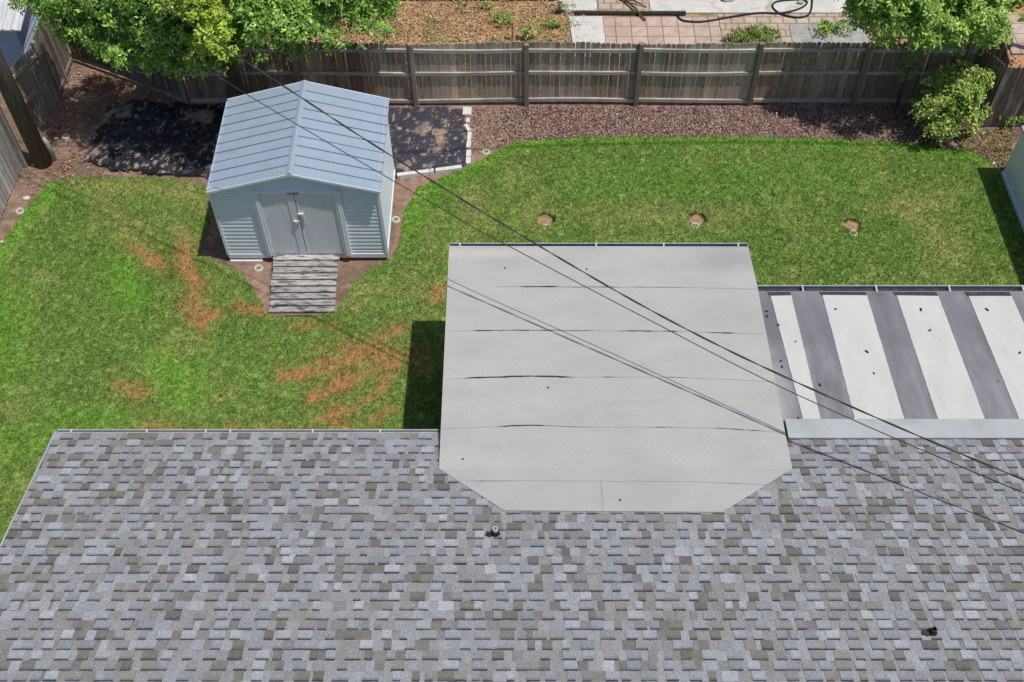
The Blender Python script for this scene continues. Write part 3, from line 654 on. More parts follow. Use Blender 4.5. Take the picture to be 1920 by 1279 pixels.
# ================================================================== HOUSE
TS = math.tan(math.radians(14)); YE = 8.736; ZE = 2.6; RX = -6.776
NM = np.array([0, TS, 1.]); PM = np.array([0, YE, ZE])
def zm(Y): return ZE+TS*(YE-Y)
H_ = empty('house', (0, 3, 0), 'house with grey shingle roof, pale flat roof extension and striped patio roof', 'house')
CS = math.cos(math.radians(14)); SN = math.sin(math.radians(14))
def shingles():
    mb = MB(); ex = .143; XR = 9.8; vmax = (YE-3.0)/CS; r = random.Random(5)
    palT = [(.29, .305, .34), (.335, .35, .38), (.265, .265, .27), (.24, .235, .225), (.185, .18, .16), (.155, .15, .133), (.375, .385, .41), (.27, .275, .30), (.25, .26, .285)]
    wtT = [6, 4, 5, 5, 3.8, 1.6, 1.5, 5, 4]
    palR = [(.265, .263, .26), (.25, .247, .243), (.29, .293, .302), (.215, .211, .20), (.31, .32, .343), (.275, .278, .287), (.18, .176, .162)]
    wtR = [4, 3.5, 5, 3, 4.5, 5, 2.2]
    def P(x, v, h): return (x, YE-v*CS+h*SN, ZE+v*SN+h*CS)
    rows = int(vmax/ex)+1
    prev = []
    for k in range(rows):
        v0 = k*ex; v1 = v0+ex; x = RX+.0-r.uniform(0, .1); Ym = YE-(v0+v1)/2*CS
        raised = r.random() < .5; c = None
        mb.quad([P(RX, v0-.01, .0005), P(RX, v1+.02, .0005), P(XR, v1+.02, .0005), P(XR, v0-.01, .0005)][::-1], (.25, .25, .26))
        while x < XR:
            wd = r.choice((.09, .11, .125, .14, .155, .17, .19)) if raised else r.choice((.04, .06, .08, .10, .115, .13, .16)); x1 = x+wd; xa = max(x, RX); x1 = min(x1, XR)
            if xa < x1:
                if True:
                    c = r.choices(palT, wtT)[0] if raised else r.choices(palR, wtR)[0]
                f = r.uniform(.93, 1.07); cc = tuple(v*f for v in c)
                h = .009 if raised else .003
                if not (3.69 < (xa+x1)/2 and v1*CS < YE-8.66):
                    vb = v1-r.uniform(.018, .025)
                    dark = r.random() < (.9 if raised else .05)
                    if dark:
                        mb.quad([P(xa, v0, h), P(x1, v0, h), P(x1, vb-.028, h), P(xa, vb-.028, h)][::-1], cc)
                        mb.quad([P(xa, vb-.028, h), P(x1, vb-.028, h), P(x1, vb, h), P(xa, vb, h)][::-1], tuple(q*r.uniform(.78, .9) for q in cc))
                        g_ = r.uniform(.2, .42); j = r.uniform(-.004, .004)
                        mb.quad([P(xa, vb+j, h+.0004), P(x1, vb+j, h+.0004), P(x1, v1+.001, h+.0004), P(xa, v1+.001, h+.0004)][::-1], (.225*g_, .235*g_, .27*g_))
                    else:
                        mb.quad([P(xa, v0, h), P(x1, v0, h), P(x1, v1, h), P(xa, v1, h)][::-1], cc)
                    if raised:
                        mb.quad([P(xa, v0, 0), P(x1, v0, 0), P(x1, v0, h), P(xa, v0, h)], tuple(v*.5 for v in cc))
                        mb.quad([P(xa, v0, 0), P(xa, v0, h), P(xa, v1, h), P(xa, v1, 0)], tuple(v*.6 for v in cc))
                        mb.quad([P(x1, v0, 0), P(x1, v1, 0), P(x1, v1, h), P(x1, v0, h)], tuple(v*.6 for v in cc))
                prev.append(c)
            x = x+wd; raised = not raised if r.random() < .95 else raised
    # make all top faces look up
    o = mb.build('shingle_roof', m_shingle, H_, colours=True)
    # deck beneath with the far slope
    d = MB(); yr = YE-vmax*CS
    d.hexa([(RX+.01, yr, zm(yr)-.16), (XR, yr, zm(yr)-.16), (XR, YE-.01, ZE-.16), (RX+.01, YE-.01, ZE-.16)], [(RX+.01, yr, zm(yr)-.006), (XR, yr, zm(yr)-.006), (XR, YE-.01, ZE-.006), (RX+.01, YE-.01, ZE-.006)])
    d.hexa([(RX+.01, -2.5, .0+zm(yr)-.16-TS*(yr+2.5)), (XR, -2.5, zm(yr)-.16-TS*(yr+2.5)), (XR, yr, zm(yr)-.16), (RX+.01, yr, zm(yr)-.16)], [(RX+.01, -2.5, zm(yr)-TS*(yr+2.5)), (XR, -2.5, zm(yr)-TS*(yr+2.5)), (XR, yr, zm(yr)-.006), (RX+.01, yr, zm(yr)-.006)])
    d.build('roof_deck', M('far_slope_shingles', (.25, .25, .255), .9, .3, 7, fine=.4), H_)
    return o
shingles()
mb = MB(); mb.bar((RX-.012, YE+.0, ZE-.07), (RX-.012, 3.0, zm(3.0)-.07), .022, .16); mb.build('rake_trim', m_flash, H_)
mb = MB(); mb.box(RX+.4, 9.6, -2.0, YE-.35, 0, 2.58); mb.build('wall', m_house, H_)
# flat roof extension
QY = onplane(823, 880, PM, NM)[1]; QZ = zm(QY)+.02
Z0 = 2.47; Y0 = 12.47; SF = (QZ-Z0)/(Y0-QY); NF = np.array([0, SF, 1.]); PF = np.array([0, Y0, Z0])
def fl(x, y, up_=0.): p = onplane(x, y, PF+np.array([0, 0, up_]), NF); return p
def ml(x, y, up_=.02): return onplane(x, y, PM+np.array([0, 0, up_]), NM)
def membrane():
    P = [fl(842, 461), fl(1403, 463), fl(1421, 541), fl(1455, 722), fl(1486, 882), fl(823, 880)]
    P[-1] = np.array([P[-1][0], QY, QZ]); P[-2] = np.array([P[-2][0], QY, QZ])
    mb = MB(); top = P; lo = [p-np.array([0, 0, .045]) for p in P]
    mb.quad(top[::-1]); mb.quad(lo)
    n = len(P)
    for i in range(n): mb.quad([top[i], top[(i+1) % n], lo[(i+1) % n], lo[i]])
    R = [P[-1], ml(945, 957), ml(1355, 960), P[-2]]; k = np.array([0, 0, .022]); mb.quad([R[0], R[1], R[2], R[3]])
    for i in range(3): mb.quad([R[i], R[i]-k, R[i+1]-k, R[i+1]])
    # make upward faces consistent
    o = mb.build('membrane_roof', m_memb, H_)
    r = random.Random(3)
    def seam(pts, mk, cover, dk=()):
        xs = np.arange(pts[0][0], pts[-1][0]+5, 5.); ys = np.interp(xs, [p[0] for p in pts], [p[1] for p in pts])+(fbm(xs*.05, ys_(xs), 8)-.5)*1.2
        wv = np.clip((fbm(xs*.017, ys_(xs)+pts[0][1]*.1, 33, 4)-1+cover)*5., 0, 0); m = MB()
        for a_, b_, s_ in dk: wv = np.maximum(wv, np.minimum(sstep(a_, a_+25, xs), sstep(b_, b_-25, xs))*s_*np.clip(1.6*fbm(xs*.06, ys_(xs)+a_, 5), .1, 1.3)*.75)
        for i in range(len(xs)-1):
            w0, w1 = wv[i]+.38, wv[i+1]+.38; k = min(1, (wv[i]+wv[i+1])*1.1); c = tuple(.30*(1-k)+.03*k for _ in range(3))
            m.quad([mk(xs[i], ys[i]-w0, .004), mk(xs[i+1], ys[i+1]-w1, .004), mk(xs[i+1], ys[i+1]+w1, .004), mk(xs[i], ys[i]+w0, .004)][::-1], c)
        m.v = [tuple(v) for v in m.v]; m.build('seam', m_seamc, o, colours=True)
    ys_ = lambda x: x*0
    U = lambda x, y, u: fl(x, y, u); W = lambda x, y, u: ml(x, y, .02+u)
    seam([(930, 537), (1120, 538), (1290, 539), (1418, 542)], U, .52, [(965, 1060, 1.), (1040, 1170, .55), (1180, 1290, .35)])
    seam([(842, 621), (960, 619), (1130, 620), (1260, 621), (1380, 625), (1432, 626)], U, .56, [(870, 990, .7), (940, 1120, .5), (1150, 1280, .8), (1320, 1390, .8)])
    seam([(838, 711), (870, 709), (990, 705), (1075, 707), (1250, 707), (1380, 712), (1450, 716)], U, .56, [(865, 1085, 1.3), (1120, 1160, .5), (1240, 1300, .4)])
    seam([(826, 804), (930, 800), (990, 797), (1110, 801), (1250, 801), (1350, 803), (1468, 811)], U, .53, [(925, 1030, 1.), (1000, 1120, .35), (1215, 1270, .8), (1330, 1440, .5)])
    seam([(872, 902), (1000, 901), (1130, 902), (1300, 903), (1438, 909)], W, .42, [(880, 960, .3), (1340, 1400, .3)])
    m = MB(); c0 = [ml(1126.6, 902, .025), ml(1127.4, 902, .025), ml(1131.4, 957, .025), ml(1130.6, 957, .025)]; m.quad(c0[::-1], (.26, .26, .26)); m.build('seam', m_seamc, o, colours=True)
    for (x, y) in ((947, 503), (1028, 727), (868, 861), (1163, 938), (1100, 505)):
        d = MB(); c = fl(x, y, .004) if y < 880 else ml(x, y, .026)
        d.tube([c, c+np.array([0, 0, .012])], .014, 7); d.build('debris_spot', m_seam, o)
    # fascia on the visible sides
    m = MB(); a = P[0]-np.array([-.02, .0, .05]); b = P[-1]-np.array([-.02, 0, .05]); m.bar(a-np.array([0, .05, .07]), b-np.array([0, 0, .07]), .03, .16); m.build('fascia', m_trim, H_); m = MB()
    a = P[1]-np.array([.03, .0, .05]); b = P[2]-np.array([.03, 0, .05]); m.bar(a-np.array([0, .05, .07]), b-np.array([0, 0, .07]), .03, .16)
    m.build('fascia', m_trim, H_)
    m = MB(); m.box(-1.12, 3.35, YE-.3, 12.1, 0, 2.36); m.build('extension_wall', m_house, H_)
    return P
PMB = membrane()
# shader stain on the membrane's upper right corner and along the patio side
def add_stains(m, blobs):
    t = m.node_tree; N = t.nodes; L = t.links; b = N['Principled BSDF']; src = b.inputs['Base Color'].links[0].from_socket
    tc = N.new('ShaderNodeTexCoord'); nz = N.new('ShaderNodeTexNoise'); nz.inputs['Scale'].default_value = 3.; nz.inputs['Detail'].default_value = 6; L.new(tc.outputs['Object'], nz.inputs['Vector'])
    for (c, rad, ang, col, st) in blobs:
        mp = N.new('ShaderNodeMapping'); mp.vector_type = 'TEXTURE'; mp.inputs['Location'].default_value = c; mp.inputs['Rotation'].default_value = (0, 0, ang)
        mp.inputs['Scale'].default_value = (rad[0], rad[1], 3); L.new(tc.outputs['Object'], mp.inputs[0])
        ln = N.new('ShaderNodeVectorMath'); ln.operation = 'LENGTH'; L.new(mp.outputs[0], ln.inputs[0])
        ad = N.new('ShaderNodeMath'); ad.operation = 'ADD'; L.new(ln.outputs['Value'], ad.inputs[0]); L.new(nz.outputs[0], ad.inputs[1])
        r = N.new('ShaderNodeMapRange'); r.inputs[1].default_value = 1.65; r.inputs[2].default_value = .85; r.inputs[3].default_value = 0; r.inputs[4].default_value = st; L.new(ad.outputs[0], r.inputs[0])
        x = N.new('ShaderNodeMix'); x.data_type = 'RGBA'; L.new(r.outputs[0], x.inputs[0]); L.new(src, x.inputs[6]); x.inputs[7].default_value = (*col, 1); src = x.outputs[2]
    L.new(src, b.inputs['Base Color'])
hw = WL[H_]
def hl(p): return (p[0]-hw[0], p[1]-hw[1], p[2]-hw[2])
add_stains(m_memb, [(hl(fl(1355, 486)), (.75, .35), 0, (.31, .31, .31), .75), (hl(fl(1200, 480)), (1.3, .2), 0, (.42, .42, .41), .5), (hl(fl(900, 475)), (1.0, .15), 0, (.55, .53, .45), .5),
                    (hl(fl(1290, 740)), (.12, 1.2), 0, (.42, .42, .42), .35)])
# gutters: U channel with lip, straps
def gutter(x0, x1, y, z, straps, w_=.11, h=.09, mat=m_gutter, name='gutter', dirt=True):
    m = MB(); t = .006
    m.box(x0, x1, y, y+t, z-h, z); m.box(x0, x1, y+t, y+w_-t, z-h, z-h+t); m.box(x0, x1, y+w_-t, y+w_, z-h, z+.004); m.box(x0, x1, y+w_-.018, y+w_-t-.001, z-.004, z+.004)
    for xe in (x0, x1-t): m.box(xe, xe+t, y+t+.001, y+w_-t-.001, z-h+t+.001, z-.003)
    o = m.build(name, mat, H_)
    d = MB() if dirt else None
    if dirt: d.box(x0+.02, x1-.02, y+t+.002, y+w_-t-.002, z-h+t+.001, z-h+.03); d.build('debris', m_gutin, o)
    for xs in straps:
        s = MB(); s.box(xs-.012, xs+.012, y-.01, y+w_+.001, z+.005, z+.008); s.build('strap', m_white, o)
    return o
gf = at(842, 461, Z0)[0]
gutter(gf, at(1403, 461, Z0)[0], Y0+.005, Z0-.02, [at(v, 461, Z0)[0] for v in (862, 1118, 1245, 1385)], w_=.075)
gutter(RX, at(822, 814, ZE)[0], YE+.02, ZE-.02, [at(v, 814, ZE)[0] for v in (131, 273, 384, 430, 585, 712)], w_=.055, h=.05, mat=m_flash, dirt=False)
# patio roof
ZP0 = 2.24; YP0 = at(1500, 547, ZP0)[1]; YP1 = onplane(1475, 793, PM, NM)[1]; ZP1 = zm(8.64)-.03; SP = (ZP1-ZP0)/(YP0-YP1); NP_ = np.array([0, SP, 1.]); PP = np.array([0, YP0, ZP0])
def pl(x, y, u=0.): return onplane(x, y, PP+np.array([0, 0, u]), NP_)
def zz(a, b): return (1400+a/3.198, 500+b/3.198)
def patio():
    xa = 3.45; xb = 9.9; r = random.Random(8)
    m = MB(); m.hexa([(xa, YP1-.1, ZP1+SP*.1-.06), (xb, YP1-.1, ZP1+SP*.1-.06), (xb, YP0, ZP0-.06), (xa, YP0, ZP0-.06)], [(xa, YP1-.1, ZP1+SP*.1), (xb, YP1-.1, ZP1+SP*.1), (xb, YP0, ZP0), (xa, YP0, ZP0)])
    o = m.build('patio_roof', m_grim, H_)
    W = [((145, 175), (268, 172), (450, 938), (345, 938)), ((455, 170), (722, 172), (952, 938), (655, 938)), ((900, 172), (1150, 176), (1435, 932), (1155, 936)), ((1332, 176), (1590, 176), (1925, 932), (1645, 936))]
    strips = []
    for q in W: strips.append([pl(*zz(*p), .008) for p in q])
    dx = (W[3][0][0]-W[2][0][0])
    a, b, c, d = strips[3]; a2, b2 = strips[2][0], strips[2][1]; sh = a-a2
    for k in (1,): strips.append([p+sh*k for p in strips[3]])
    for q in strips:
        s = MB(); n = 40; L_ = []; R_ = []
        for i in range(n+1):
            t = i/n; l = np.array(q[0])*(1-t)+np.array(q[3])*t; rr = np.array(q[1])*(1-t)+np.array(q[2])*t
            l = l+np.array([r.uniform(-.003, .003), 0, 0]); rr = rr+np.array([r.uniform(-.003, .003), 0, 0]); L_.append(l); R_.append(rr)
        for i in range(n): s.quad([L_[i], L_[i+1], R_[i+1], R_[i]])
        for i in range(n):
            k = np.array([0, 0, .007]); s.quad([L_[i]-k, L_[i+1]-k, L_[i+1], L_[i]]); s.quad([R_[i], R_[i+1], R_[i+1]-k, R_[i]-k])
        s.build('white_strip', m_white, o)
    for q in strips:
        d = MB(); l = np.array(q[0]); rr = np.array(q[1]); k = np.array([0, 0, .002])
        y1_ = YP0-.01; d.quad([(l[0]-.02, l[1]-.01, l[2]-.004), (rr[0]-.0, rr[1]-.01, rr[2]-.004), (rr[0]-.01, y1_, ZP0+.006), (l[0]-.05, y1_, ZP0+.006)], (1, 1, 1))
        d.build('dark_lap', m_gutin, o)
    for (x, y) in ((533, 255), (1045, 258), (1440, 258), (190, 350), (293, 450), (720, 510), (762, 640), (440, 708), (1637, 517), (1510, 688), (120, 268), (310, 908), (122, 297), (205, 565), (212, 600), (1098, 382)):
        d = MB(); c_ = pl(*zz(x, y), .012); a_ = r.uniform(0, 3); u = np.array([math.cos(a_), math.sin(a_), 0])*r.uniform(.012, .035); v = np.array([-u[1], u[0], 0])*.5
        d.hexa([c_-u-v, c_+u-v, c_+u+v, c_-u+v], [c_-u*.6-v*.4+np.array([0, 0, .02]), c_+u*.6-v*.4+np.array([0, 0, .02]), c_+u*.6+v*.4+np.array([0, 0, .02]), c_-u*.6+v*.4+np.array([0, 0, .02])])
        d.build('debris_spot', m_seam, o)
    gutter(3.72, xb, YP0+.004, ZP0+.0, [at(v, 540, ZP0)[0] for v in (1505, 1643, 1780, 1918)], w_=.13)
    f = MB(); fx = ml(1472, 800)[0]; y0 = ml(1475, 822, .03)[1]; y1 = YP1
    xl0 = ml(1478, 822, .03)[0]; 
    f.hexa([(xl0, y0, zm(y0)+.0), (xb, y0, zm(y0)+.0), (xb, y1, zm(y0)+.0), (xl0, y1, zm(y0)+.0)], [(xl0, y0, zm(y0)+.05), (xb, y0, zm(y0)+.05), (xb, y1, zm(y0)+.026), (xl0, y1, zm(y0)+.026)])
    f.build('flashing', m_flash, H_, bevel=.006)
    for x in (5.2, 7.6): m2 = MB(); m2.box(x-.05, x+.05, YP0-.3, YP0-.2, 0, ZP0-.105); m2.build('patio_post', m_whitep, H_)
    m2 = MB(); m2.box(3.7, xb, YP0-.32, YP0-.18, ZP0-.1, ZP0-.062); m2.build('patio_beam', m_whitep, H_)
patio()
add_stains(m_grim, [(hl(pl(1500, 600)), (4.5, .9), 0, (.17, .17, .19), .0), (hl(pl(1432, 740)), (.42, 1.6), -.0, (.40, .40, .40), .8), (hl(pl(1452, 600)), (.3, .7), 0, (.15, .14, .16), .9), (hl(pl(1700, 600)), (6, .62), 0, (.17, .17, .19), .55)])
def vent(px_, h, white):
    c = ml(*px_, 0.01)
    m = MB(); m.lathe(c, [(.062, -.02), (.06, .004), (.045, .02), (.04, h*.55), (.034, h*.6)], 16); m.bar(c+np.array([-.05, -.03, .012]), c+np.array([-.12, -.0, .012]), .06, .03); o = m.build('vent_boot', m_blacks, H_, smooth=False)
    m = MB(); m.lathe(c, [(.033, 0), (.033, h), (.024, h+.001), (.024, h-.12), (.001, h-.12)], 16); m.build('vent_pipe', m_pvc if white else m_blacks, o, smooth=False)
vent((929, 1001), .15, 1); vent((1748, 1186), .10, 0)

# ================================================================== NEIGHBOUR'S PATIO BEYOND THE FENCE
def brickmat(name, c1, c2, mort, bw, rh, ms=.012, off=0.):
    m = M(name, c1, .9, .2, 5, fine=.15); t = m.node_tree; N = t.nodes; L = t.links; b = N['Principled BSDF']; src = b.inputs['Base Color'].links[0].from_socket
    tc = N.new('ShaderNodeTexCoord'); br = N.new('ShaderNodeTexBrick'); br.offset = off; br.inputs['Scale'].default_value = 1; br.inputs['Brick Width'].default_value = bw; br.inputs['Row Height'].default_value = rh
    br.inputs['Mortar Size'].default_value = ms; br.inputs['Color1'].default_value = (1, 1, 1, 1); br.inputs['Color2'].default_value = (*c2, 1); br.inputs['Mortar'].default_value = (*mort, 1)
    L.new(tc.outputs['Object'], br.inputs['Vector']); x = N.new('ShaderNodeMix'); x.data_type = 'RGBA'; x.blend_type = 'MULTIPLY'; x.inputs[0].default_value = 1; L.new(src, x.inputs[6]); L.new(br.outputs[0], x.inputs[7]); L.new(x.outputs[2], b.inputs['Base Color']); return m
m_pav = brickmat('pink_pavers', (.52, .40, .345), (.9, .87, .86), (.45, .4, .38), .36, .36)
m_pav2 = brickmat('mixed_pavers', (.46, .36, .29), (1.1, 1.25, 1.3), (.6, .55, .5), .3, .24, .02, .5)
m_pav3 = brickmat('grey_pavers', (.36, .35, .34), (1.1, 1.1, 1.1), (.6, .6, .6), .45, .4)
m_slab = M('concrete_slab', (.60, .59, .57), .9, .12, 4, stain=((.4, .38, .34), 3, .58, .72))
def slab(name, pts, z, mat):
    P = g(pts); m = MB(); m.quad([(p[0], p[1], z) for p in P][::-1])
    n = len(P)
    for i in range(n): a, b = P[i], P[(i+1) % n]; m.quad([(a[0], a[1], z), (b[0], b[1], z), (b[0], b[1], -.02), (a[0], a[1], -.02)])
    return tag(m.build(name, mat), kind='structure')
slab('pink_paving', [(1130, 35), (1345, 33), (1360, 110), (1140, 110)], .046, m_pav)
slab('white_paving', [(1066, 34), (1129, 34), (1139, 110), (1078, 110)], .05, m_slab)
slab('mixed_paving', [(1346, 30), (1600, 28), (1640, 120), (1361, 110)], .042, m_pav2)
slab('pale_pavers', [(1048, 2), (1118, 2), (1121, 26), (1056, 26)], .05, m_slab)
slab('red_paving', [(1119, -6), (1215, -6), (1219, 24), (1122, 24)], .046, m_pav2)
slab('concrete_path', [(1216, -6), (1582, -6), (1590, 27), (1220, 27)], .05, m_slab)
slab('dark_paving', [(1478, 50), (1620, 46), (1640, 84), (1484, 84)], .052, m_pav3)
slab('side_paving', [(1876, 30), (2000, 30), (2060, 104), (1896, 104)], .05, m_pav)
e = MB(); a = at(1080, 28); b = at(1287, 29); n = 46
for i in range(n):
    t = i/n; p = a+(b-a)*t; e.lathe((p[0], p[1], 0), [(.001, .12), (.03, .11), (.045, .07), (.045, 0)], 8)
tag(e.build('scalloped_edging', m_dark), 'dark scalloped garden edging strip between the pale pavers and pink paving beyond the fence', 'edging')
def hose(pts, r, label):
    P = [tuple(at(x, y)[:2])+(.07,) for x, y in pts]; mb, Q = wire('', P, r, None, '', 8); tag(mb.build('garden_hose', m_blacks, smooth=True), label, 'hose')
hose([(1268, 31), (1280, 43), (1318, 45), (1370, 36), (1420, 29), (1465, 29), (1500, 20), (1512, 8), (1490, 4), (1455, 8), (1448, 18), (1462, 30), (1490, 37), (1512, 34), (1520, 22), (1522, 2), (1524, -12)], .022, 'long dark garden hose looping over the paving beyond the rear fence')
sb = MB()
for p0, p1 in (((1165, 2), (1210, 42)), ((1163, 4), (1212, 18)), ((1170, 6), (1208, 44))):
    a = at(*p0); b = at(*p1); sb.tube([a+np.array([0, 0, .12]), (a+b)/2+np.array([0, .03, .13]), b+np.array([0, 0, .07])], [.03, .022, .012], 7)
tag(sb.build('fallen_branch', m_bark), 'dark forked fallen branch lying on the red paving beyond the fence', 'branch')
rock('stone', at(1365, 4), .13, m_edging, 'pale lumpy stone on the concrete path at the top edge', 'stone', z=.1, sq=(1.4, .7, .6))
rock('stone', at(1500, 10), .07, m_concrete, 'small pale stone inside the loop of the garden hose', 'stone', z=.09, sq=(1.3, .8, .6))
nE = empty('neighbour_house', (2.5, 24, 0), 'dark based neighbouring house wall at the very top edge beyond the paving', 'house')
m = MB(); yw = at(1000, 3)[1]; m.box(-4.5, 7.2, yw, yw+5, 0, 2.5); m.build('wall', m_dark, nE)
for x0, x1 in ((2.6, 3.7), (5.2, 6.2)):
    m = MB(); m.box(x0, x1, yw-.015, yw+.02, 1.1, 2.1); m.build('window', m_blue, nE)
m = MB(); m.hexa([(-4.8, yw-.05, 2.5), (7.5, yw-.05, 2.5), (7.5, yw+5.4, 2.5), (-4.8, yw+5.4, 2.5)], [(-4.8, yw-.05, 2.6), (7.5, yw-.05, 2.6), (7.5, yw+2.6, 3.6), (-4.8, yw+2.6, 3.6)]); m.build('roof', m_corr, nE)

# ================================================================== TREES
def foliage(name, lobes, n, size, cols, parent, seed, per=7, clump=4.4, sub=6, thr=.53):
    """lobes: (centre, radii, weight, colour shift). Sprigs of leaves near the surface of each lobe"""
    r = np.random.default_rng(seed); rl = random.Random(seed*7); ex_ = []
    for l in lobes:
        for k in range(sub):
            th = rl.uniform(0, 6.28); ph = rl.uniform(-.3, 1.4); q = (math.cos(th)*math.cos(ph), math.sin(th)*math.cos(ph), math.sin(ph)); f = rl.uniform(.85, 1.15); rr0 = rl.uniform(.2, .36)
            ex_.append((tuple(l[0][i]+l[1][i]*q[i]*f for i in range(3)), tuple(v*rr0 for v in l[1]), l[2]*.13, l[3] if len(l) > 3 else 0))
    lobes = list(lobes)+ex_; wts = np.array([l[2] for l in lobes], float); wts /= wts.sum(); VS = []; CS_ = []
    ns = n//per; pick = r.choice(len(lobes), ns, p=wts)
    Cn = np.array([l[0] for l in lobes])[pick]; Rd = np.array([l[1] for l in lobes])[pick]; sh = np.array([l[3] if len(l) > 3 else 0 for l in lobes], float)[pick]
    d = r.normal(size=(ns, 3)); d /= np.linalg.norm(d, axis=1)[:, None]; d[:, 2] = np.where(d[:, 2] < -.35, -d[:, 2], d[:, 2])
    rr = 1-np.abs(r.normal(0, .12, ns)); rr = np.clip(rr, .3, 1.06); inner = r.random(ns) < .2; rr = np.where(inner, rr*r.uniform(.45, .8, ns), rr)
    rr *= .86+.28*fbm(d[:, 0]*2.5+pick*3.1, d[:, 1]*2.5+d[:, 2]*2, 7)
    S = Cn+d*Rd*rr[:, None]
    q = vnoise(S[:, 0]*clump+S[:, 2]*2.1, S[:, 1]*clump+S[:, 2]*1.3*clump*.5, 19); keep = inner | (q > thr)
    S = S[keep]; d = d[keep]; sh = sh[keep]; q = q[keep]; S = S+d*(q-.4)[:, None]*.3; ns = len(S)
    pc = np.array(cols)[r.integers(0, len(cols), ns)]*r.uniform(.8, 1.2, ns)[:, None]
    yel = np.array([.50, .64, .08]); pc = pc*(1-sh[:, None])+yel*sh[:, None]*r.uniform(.75, 1.15, ns)[:, None]
    up_ = d*np.array([.8, .8, .8])+np.array([0, 0, .55])+r.normal(0, .25, (ns, 3)); up_ /= np.linalg.norm(up_, axis=1)[:, None]
    S = np.repeat(S, per, 0); U = np.repeat(up_, per, 0); C = np.repeat(pc, per, 0); m = len(S)
    a = r.normal(size=(m, 3)); a -= (a*U).sum(1)[:, None]*U*.75; a /= np.linalg.norm(a, axis=1)[:, None]
    L = size*r.uniform(.6, 1.25, m); W = L*r.uniform(.38, .55, m)
    nr = U+r.normal(0, .35, (m, 3)); t = np.cross(nr, a); t /= np.linalg.norm(t, axis=1)[:, None]+1e-9
    p0 = S+r.normal(0, size*.38, (m, 3)); a_ = a*L[:, None]; t_ = t*W[:, None]/2; dn = np.cross(a, t)*L[:, None]*.12
    V = np.stack([p0, p0+a_*.45+t_, p0+a_+dn, p0+a_*.5-t_], 1)
    C = C*r.uniform(.75, 1.3, m)[:, None]
    return link_np(name, V.reshape(-1, 3), np.arange(m*4).reshape(m, 4), m_leaf, parent, col=np.repeat(C, 4, 0))
def trunk(E_, base, top, r0, limbs, seed=0):
    mb = MB(); b = Vector(base); t = Vector(top); mid = b.lerp(t, .5)+Vector((.08, -.05, 0)); mb.tube([b, mid, t], [r0*1.15, r0*.85, r0*.6], 12); mb.build('trunk', m_bark, E_, smooth=True)
    mb = MB()
    for l in limbs:
        l = Vector(l); k = t.lerp(b, .15); mb.tube([k, k.lerp(l, .5)+Vector((0, 0, .15)), l], [r0*.5, r0*.3, r0*.1], 7)
    mb.build('limbs', m_bark, E_, smooth=True)
GREEN = [(.21, .40, .055), (.36, .54, .10), (.13, .29, .04), (.46, .62, .15), (.16, .34, .05)]
# left tree: lobes given by where their lower front edges stand above the fence
def lobe(px_, py_, z, r, w_=1, sh=0, sq=.8): p = at(px_, py_, z); return ((p[0], p[1], p[2]), (r, r, r*sq), w_*r*r, sh)
T = [lobe(110, 5, 3.0, .75), lobe(180, 40, 2.7, .7), lobe(250, 55, 2.7, .75), lobe(250, -10, 3.2, 1.0), lobe(300, 70, 2.5, .7), lobe(400, 85, 2.45, .62), lobe(360, 95, 2.3, .5),
     lobe(380, 30, 2.9, .75, 1.2, .0), lobe(368, 22, 3.75, .42, 1.4, .8), lobe(392, 52, 3.55, .36, 1.5, .85), lobe(412, 82, 3.2, .26, 1.7, .85), lobe(345, 0, 3.9, .38, 1.3, .6), lobe(375, 92, 2.9, .25, 1.8, .8), lobe(290, 100, 2.35, .4), lobe(340, 118, 2.15, .35), lobe(395, 115, 2.15, .35), lobe(440, 85, 2.5, .4),
     lobe(480, 55, 2.8, .72), lobe(520, 20, 3.2, .85), lobe(600, 40, 2.7, .65), lobe(590, 5, 3.1, .8), lobe(670, 30, 2.6, .7), lobe(700, 45, 2.3, .45), lobe(660, -20, 3, .8), lobe(450, -20, 3.5, 1.0),
     lobe(340, -40, 3.8, 1.1), lobe(180, -30, 3.6, 1.0), lobe(560, -50, 3.6, 1.1), lobe(320, 118, 2.0, .3), lobe(400, 118, 2.0, .3), lobe(540, 88, 2.2, .3), lobe(230, 100, 2.2, .3), lobe(170, 75, 2.4, .4), lobe(100, 35, 2.6, .35)]
tc_ = np.mean([l[0] for l in T], 0)
TE = empty('tree', (tc_[0], tc_[1]+.6, 0), 'large dense leafy green tree with a yellow green patch, overhanging the fence at top left', 'tree')
foliage('crown', T, 230000, .082, GREEN, TE, 1)
trunk(TE, (tc_[0], tc_[1]+.6, 0), (tc_[0], tc_[1]+.5, 2.3), .2, [l[0] for l in T if l[1][0] > .6])
R_ = [lobe(1660, 25, 2.5, .7), lobe(1700, 45, 2.2, .55), lobe(1740, 10, 2.8, .85), lobe(1790, 45, 2.2, .6), lobe(1820, 15, 2.6, .7), lobe(1850, 55, 2.0, .4), lobe(1640, -10, 2.8, .7), lobe(1740, 62, 1.9, .4), lobe(1855, 20, 2.3, .35), lobe(1690, -40, 3.1, .9), lobe(1790, -40, 3.1, 1.0), lobe(1630, 20, 2.0, .35)]
rc = np.mean([l[0] for l in R_], 0)
RE = empty('tree', (rc[0], rc[1]+.5, 0), 'bright green leafy tree behind the rear fence at top right', 'tree')
foliage('crown', R_, 90000, .1, [(c[0]*1.15, c[1]*1.05, c[2]*1.1) for c in GREEN], RE, 2); trunk(RE, (rc[0], rc[1]+.5, 0), (rc[0], rc[1]+.4, 1.9), .14, [l[0] for l in R_ if l[1][0] > .5])
T3 = [lobe(1912, 0, 1.8, .5), lobe(1890, -25, 2.0, .5), lobe(1955, 0, 2.0, .7)]
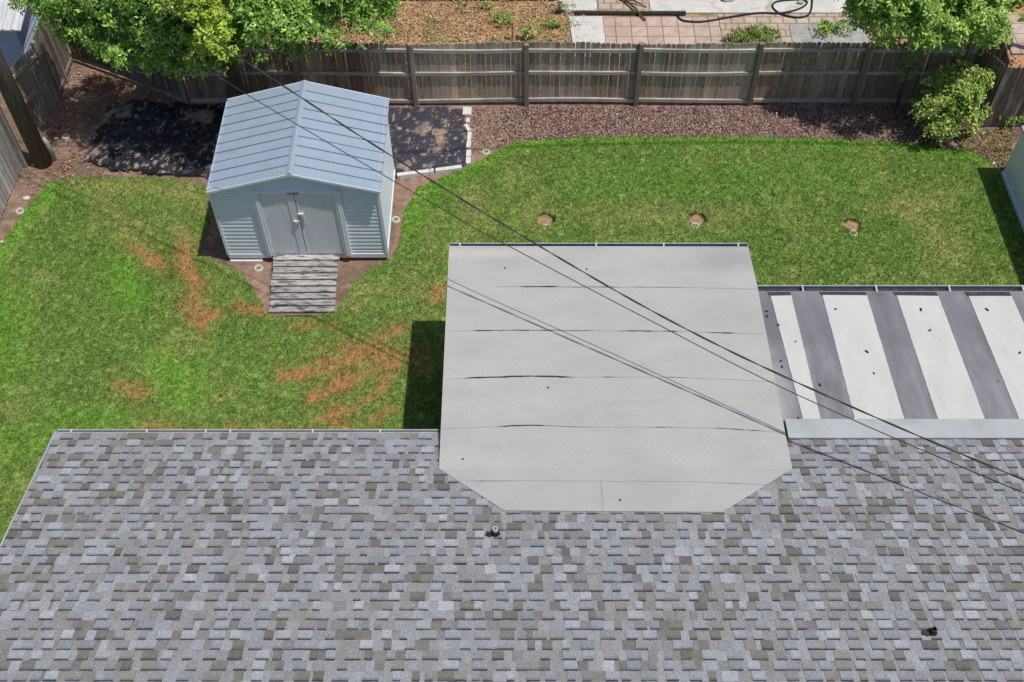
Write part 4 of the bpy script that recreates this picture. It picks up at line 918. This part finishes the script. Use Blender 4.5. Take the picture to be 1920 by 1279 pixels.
E3 = empty('tree', (T3[2][0][0]+.8, T3[0][0][1]+.6, 0), 'darker green tree cut off by the top right corner of the photo', 'tree')
foliage('crown', T3, 6000, .11, GREEN, E3, 3); trunk(E3, (T3[2][0][0]+.8, T3[0][0][1]+.6, 0), (T3[2][0][0]+.8, T3[0][0][1]+.6, 1.7), .1, [l[0] for l in T3])
rb_ = random.Random(21); B = []
for (x_, y_, z_, r_) in ((1775, 232, .35, .36), (1790, 205, .7, .42), (1800, 172, 1.0, .42), (1822, 150, 1.25, .32), (1758, 192, .85, .3), (1772, 160, 1.1, .28), (1748, 222, .45, .24), (1822, 195, .85, .3), (1838, 165, 1.1, .22), (1765, 235, .3, .36), (1745, 205, .6, .3), (1790, 150, 1.15, .3), (1805, 225, .45, .34)):
    B.append(lobe(x_, y_, z_-.08, r_*.85, .8))
    for k in range(5): B.append(lobe(x_+rb_.uniform(-1, 1)*r_*75, y_+rb_.uniform(-1, 1)*r_*60, z_+rb_.uniform(-.15, .15), r_*rb_.uniform(.3, .62), 1.))
BE = empty('bush', tuple(at(1780, 250)), 'yellowish green loose leafy bush in front of the fence in the right corner', 'bush')
foliage('foliage', B, 20000, .08, [(.38, .50, .10), (.52, .60, .16), (.26, .42, .07), (.32, .40, .12), (.18, .30, .05)], BE, 4, per=5, clump=8., sub=3, thr=.46)
bb = at(1780, 250); trunk(BE, tuple(bb), (bb[0], bb[1], .5), .035, [l[0] for l in B])
def plant(p, z, r, n, size, label, seed, cols=GREEN, name='weed'):
    c = at(*p, z); E_ = empty(name, (c[0], c[1], 0), label, 'plant')
    k = [((c[0]+r*.8*dx, c[1]+r*.3*dy, z), (r*.6, r*.5, max(.1, z*.8)), 1, 0) for dx, dy in ((-1, 0), (0, .5), (1, 0), (0, -.5))]
    foliage('foliage', k, n, size, cols, E_, seed, sub=3, thr=.3); mb = MB()
    for i in range(6): q = k[i % 4][0]; mb.tube([(c[0], c[1], 0), (q[0], q[1], z)], [.012, .006], 5)
    mb.build('stems', m_bark, E_)
plant((1420, 68), .15, .4, 1500, .07, 'clump of bright green weeds on the paving just behind the rear fence', 11, [(.22, .3, .06), (.17, .26, .05)])
plant((1375, 72), .1, .2, 400, .06, 'small yellowish weed left of the larger weed clump behind the rear fence', 12, [(.3, .34, .1)])
plant((1560, 52), .15, .3, 900, .07, 'dark green weed in the tree shade on the paving beyond the fence', 13)
plant((990, 65), .15, .12, 250, .07, 'small green weed in the leaf litter close behind the rear fence', 14)
plant((945, 38), .1, .22, 350, .06, 'low green weed in the middle of the orange leaf litter', 15)
plant((1050, 45), .1, .25, 400, .06, 'low green weed beside the white paving beyond the fence', 16)
plant((1050, 16), .15, .2, 300, .07, 'pale flowering weed at the left end of the pale pavers beyond the fence', 17, [(.5, .5, .45), (.2, .28, .08)])
plant((905, 12), .1, .3, 400, .06, 'low green weed at the top of the orange leaf litter', 18)
plant((1895, 228), .15, .18, 300, .06, 'small green weed against the dark fence at right', 19)
plant((1706, 125), 1.2, .09, 420, .07, 'thin seedling with bright leaves in front of the rear fence, left of the bush', 20, [(.2, .33, .05)], 'seedling')
plant((330, 300), .06, .15, 160, .05, 'small pale weed growing through the black plastic left of the shed', 21, [(.25, .3, .12)])
